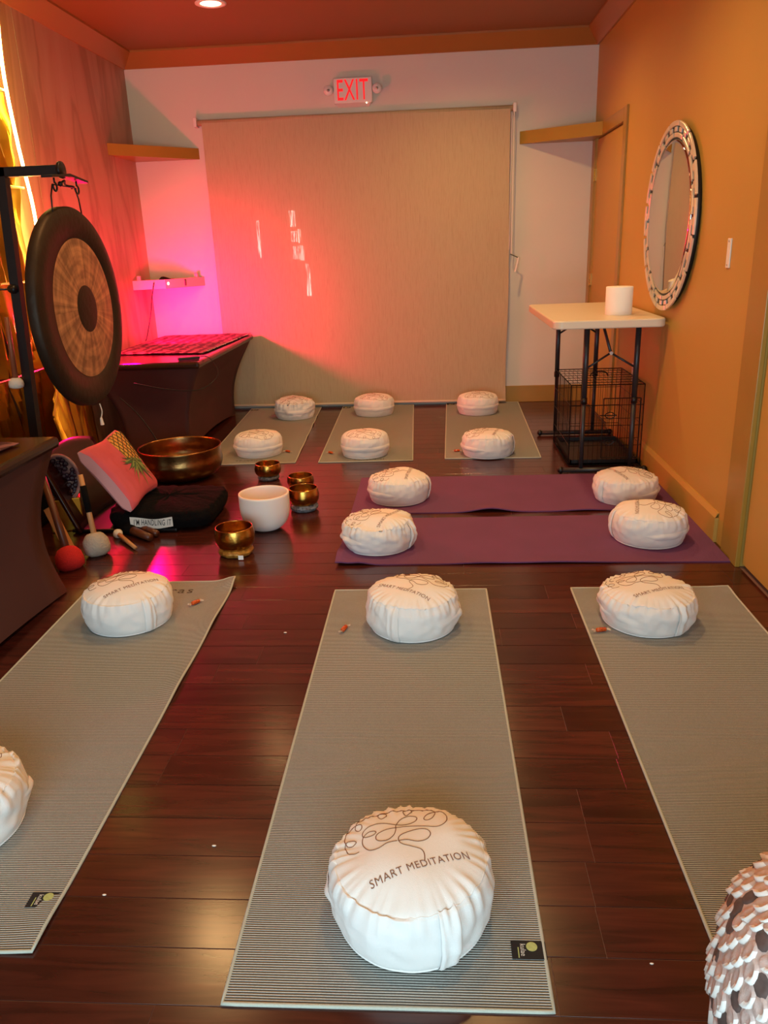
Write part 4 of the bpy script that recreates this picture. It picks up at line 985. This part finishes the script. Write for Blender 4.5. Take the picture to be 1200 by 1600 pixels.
t = thing('paper_roll', 'plain white cylinder, like a large paper roll, on the folding table', 'paper roll', (1.045, 4.66, TZ))
MB().lathe([(.02, 0), (.073, 0), (.0745, .002), (.0745, .15), (.073, .153), (.024, .154), (.02, .15), (.02, 0)], 56, cap=False).build('roll_body', M['white_paper'], t, True)

# ------------------------------------------------------------------ wire crate
t = thing('wire_crate', 'black wire dog crate standing under the folding table', 'crate', (0, 0, 0))
KX0, KX1, KY0, KY1, KZ0, KZ1 = .80, 1.225, 4.66, 5.27, .012, .50
def frame(a, b):
    m_ = MB(); P = [Vector(a[0]), Vector(a[1]), Vector(a[2]), Vector(a[3])]
    for i in range(4): m_.tube([P[i], P[(i+1) % 4]], .0032, 6)
    W = (P[1]-P[0]).length; H_ = (P[3]-P[0]).length
    nw, nh = max(2, round(W/b[0])), max(1, round(H_/b[1]))
    for i in range(1, nw): s = i/nw; m_.tube([P[0].lerp(P[1], s), P[3].lerp(P[2], s)], .0012, 4)
    for j in range(1, nh): s = j/nh; m_.tube([P[0].lerp(P[3], s), P[1].lerp(P[2], s)], .0018, 4)
    return m_
pans = [('end_panel', [(KX0, KY0, KZ0), (KX1, KY0, KZ0), (KX1, KY0, KZ1), (KX0, KY0, KZ1)], (.028, .11)), ('end_panel', [(KX0, KY1, KZ0), (KX1, KY1, KZ0), (KX1, KY1, KZ1), (KX0, KY1, KZ1)], (.028, .11)),
        ('side_panel', [(KX0, KY0, KZ0), (KX0, KY1, KZ0), (KX0, KY1, KZ1), (KX0, KY0, KZ1)], (.028, .11)), ('side_panel', [(KX1, KY0, KZ0), (KX1, KY1, KZ0), (KX1, KY1, KZ1), (KX1, KY0, KZ1)], (.028, .11)),
        ('top_panel', [(KX0, KY0, KZ1), (KX1, KY0, KZ1), (KX1, KY1, KZ1), (KX0, KY1, KZ1)], (.028, .09)), ('floor_panel', [(KX0, KY0, KZ0), (KX1, KY0, KZ0), (KX1, KY1, KZ0), (KX0, KY1, KZ0)], (.04, .09))]
for nm, P, sp in pans: frame(P, sp).build(nm, M['blackm'], t)
dr = frame([(.99, KY0-.006, .06), (KX1-.02, KY0-.006, .06), (KX1-.02, KY0-.006, .42), (.99, KY0-.006, .42)], (.028, .12)).build('door', M['blackm'], t)
for z in (.16, .32):
    lt = MB(); lt.tube(smoothpath([(1.0, KY0-.014, z), (1.03, KY0-.018, z+.02), (1.06, KY0-.014, z), (1.03, KY0-.018, z-.02)], 4, True), .003, 5, closed=True); lt.tube([(.97, KY0-.014, z), (1.07, KY0-.014, z)], .003, 5)
    lt.build('latch', M['blackm'], dr)
b = MB(); b.box((KX0+.012, KY0+.012, KZ0+.004), (KX1-.012, KY1-.012, KZ0+.010)); b.box((KX0+.012, KY0+.012, KZ0+.004), (KX0+.02, KY1-.012, KZ0+.032)); b.box((KX1-.02, KY0+.012, KZ0+.004), (KX1-.012, KY1-.012, KZ0+.032)); b.box((KX0+.012, KY0+.012, KZ0+.004), (KX1-.012, KY0+.02, KZ0+.032)); b.box((KX0+.012, KY1-.02, KZ0+.004), (KX1-.012, KY1-.012, KZ0+.032))
b.build('tray', M['black'], t)
hd = MB(); hd.tube(smoothpath([(.96, 4.95, KZ1+.004), (.98, 4.95, KZ1+.03), (1.05, 4.95, KZ1+.03), (1.07, 4.95, KZ1+.004)], 5), .004, 6); hd.build('carry_handle', M['blackm'], t)

# ------------------------------------------------------------------ mirror, plates, outlet
t = thing('round_mirror', 'round wall mirror framed in rings of small mirror tiles over black', 'mirror', (XR, 4.46, 1.40))
def ring(r0, r1, a0, a1, x0, x1, n=5, bev=.003):
    V = []; F = []
    for xx, d in ((x0, 0), (x1+.0012*-1, 0), (x1, bev)):
        pass
    L3 = [(x0, 0), (x1+.0018, 0), (x1, bev)]
    for xx, d in L3:
        for i in range(n+1):
            s = i/n; da = d/max(r0, .01); a = (a0+da)+(a1-a0-2*da)*s
            V.append((xx, (r0+d)*math.cos(a), (r0+d)*math.sin(a)))
        for i in range(n, -1, -1):
            s = i/n; da = d/max(r0, .01); a = (a0+da)+(a1-a0-2*da)*s
            V.append((xx, (r1-d)*math.cos(a), (r1-d)*math.sin(a)))
    m_ = 2*(n+1)
    for l in range(2):
        for k in range(m_): F.append((l*m_+k, l*m_+(k+1) % m_, (l+1)*m_+(k+1) % m_, (l+1)*m_+k))
    for i in range(n): F.append((2*m_+i, 2*m_+i+1, 2*m_+m_-2-i, 2*m_+m_-1-i))
    return V, F
MB().lathe([(.0001, 0), (.440, 0), (.445, -.004), (.445, -.022), (.440, -.026), (.0001, -.026)], 72, axis='x').build('backing', M['black'], t, True)
MB().lathe([(.0001, -.0335), (.362, -.0335), (.376, -.0305), (.377, -.026)], 96, axis='x', cap=False).build('mirror_glass', M['mirror'], t, True)
def tiles(r0, r1, n, off, frac, x1, name='mirror_tile'):
    V, F = ring(r0, r1, -PI/n*frac, PI/n*frac, -.026, x1, 4)
    me = bpy.data.meshes.new(name); me.from_pydata(V, [], F); me.materials.append(M['mirror_tile']); me.update()
    for k in range(n):
        o = bpy.data.objects.new(name, me); C.objects.link(o); o.parent = t; o.rotation_euler = (2*PI*(k+off)/n, 0, 0)
tiles(.440, .464, 16, 0, .90, -.036); tiles(.414, .436, 32, .25, .44, -.033); tiles(.388, .409, 16, .5, .86, -.034)
t = thing('wall_plate', 'narrow white blank plate with two screws on the ochre wall', 'wall plate', (XR, 3.592, 1.24))
box('plate', (-.006, -.020, -.060), (0, .020, .060), M['white_pl'], t, .002)
for z in (-.048, .048): MB().lathe([(.0001, -.0078), (.0035, -.0075), (.004, -.006)], 10, axis='x', at=(0, 0, z), cap=False).build('screw', M['steel'], t)
t = thing('wall_outlet', 'white electrical outlet on the ochre wall behind the crate', 'outlet', (XR, 5.07, .50))
box('plate', (-.006, -.036, -.058), (0, .036, .058), M['white_pl'], t, .002)
for z in (-.024, .024):
    o = box('socket', (-.009, -.017, z-.016), (-.005, .017, z+.016), M['white_pl'], t, .003)
    for y in (-.007, .007): box('slot', (-.0096, y-.0012, z-.005), (-.0088, y+.0012, z+.006), M['black'], o)

# ------------------------------------------------------------------ pierced ceramic stool at the lower right
SX, SY = .63, .92
t = thing('ceramic_stool', 'knobbly white shell-textured stool cropped by the lower right corner', 'stool', (SX, SY, 0))
sp_ = smoothpath([Vector(p) for p in ((.13, 0, 0), (.16, .03, 0), (.195, .09, 0), (.208, .17, 0), (.208, .24, 0), (.198, .31, 0), (.172, .365, 0), (.13, .405, 0), (.07, .425, 0), (.001, .43, 0))], 6)
def sbody(u, v, off=0):
    i = v*(len(sp_)-1); i0 = min(len(sp_)-2, int(i)); p = sp_[i0].lerp(sp_[i0+1], i-i0); tt = sp_[i0+1]-sp_[i0]; nn = Vector((tt.y, -tt.x, 0)).normalized()
    a = 2*PI*u; lump = .006*noise.noise(Vector((math.cos(a)*3, math.sin(a)*3, v*6)))
    r = p.x+nn.x*(off+lump); z = p.y+nn.y*(off+lump)
    return Vector((r*math.cos(a), r*math.sin(a), max(0, z)))
MB().grid(lambda u, v: sbody(u, v), 72, 40, True).build('stool_body', M['scale'], t, True)
random.seed(11)
rows = 15; cnt = 0
for j in reversed(range(rows)):
    v = .30+.69*j/rows; i = int(v*(len(sp_)-1)); rad = sp_[i].x; nn_ = max(5, int(2*PI*rad/.027))
    for k in range(nn_):
        u = (k+.5*(j % 2)+random.uniform(-.18, .18))/nn_; vv = v+random.uniform(-.012, .012)
        if not (.34 < (u % 1) < .80) and v < .9: continue
        kind = random.random(); du = .0098/(2*PI*max(.05, rad))*random.uniform(1.0, 1.4); dv = .026*random.uniform(.8, 1.25)
        hole_shade = kind < .16; sl = random.uniform(-.25, .25)  # dark ovals laid on the surface, shade painted instead of real openings
        N = 12; V = [sbody(u, vv, .0012 if hole_shade else .0012)]
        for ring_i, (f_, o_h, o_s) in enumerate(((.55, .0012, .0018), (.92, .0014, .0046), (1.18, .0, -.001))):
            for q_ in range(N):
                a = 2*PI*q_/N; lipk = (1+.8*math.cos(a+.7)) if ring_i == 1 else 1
                V.append(sbody(u+du*f_*(math.cos(a)+sl*math.sin(a)), min(.995, vv+dv*f_*math.sin(a)), (o_h if hole_shade else o_s)*lipk))
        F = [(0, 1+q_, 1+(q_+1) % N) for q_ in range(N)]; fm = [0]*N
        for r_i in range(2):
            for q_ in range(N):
                a0 = 1+r_i*N; F.append((a0+q_, a0+N+q_, a0+N+(q_+1) % N, a0+(q_+1) % N)); fm.append(1 if (not hole_shade and ((q_/N) > .68 or (q_/N) < .08)) else 0)  # lower-right rim faces carry the painted lit crescent
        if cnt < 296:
            mesh('recess' if hole_shade else 'shell_scale', V, F, None, t, True, mats=[M['hole'] if hole_shade else M['scale'], M['hole'] if hole_shade else M['scale_rim']], fm=fm); cnt += 1
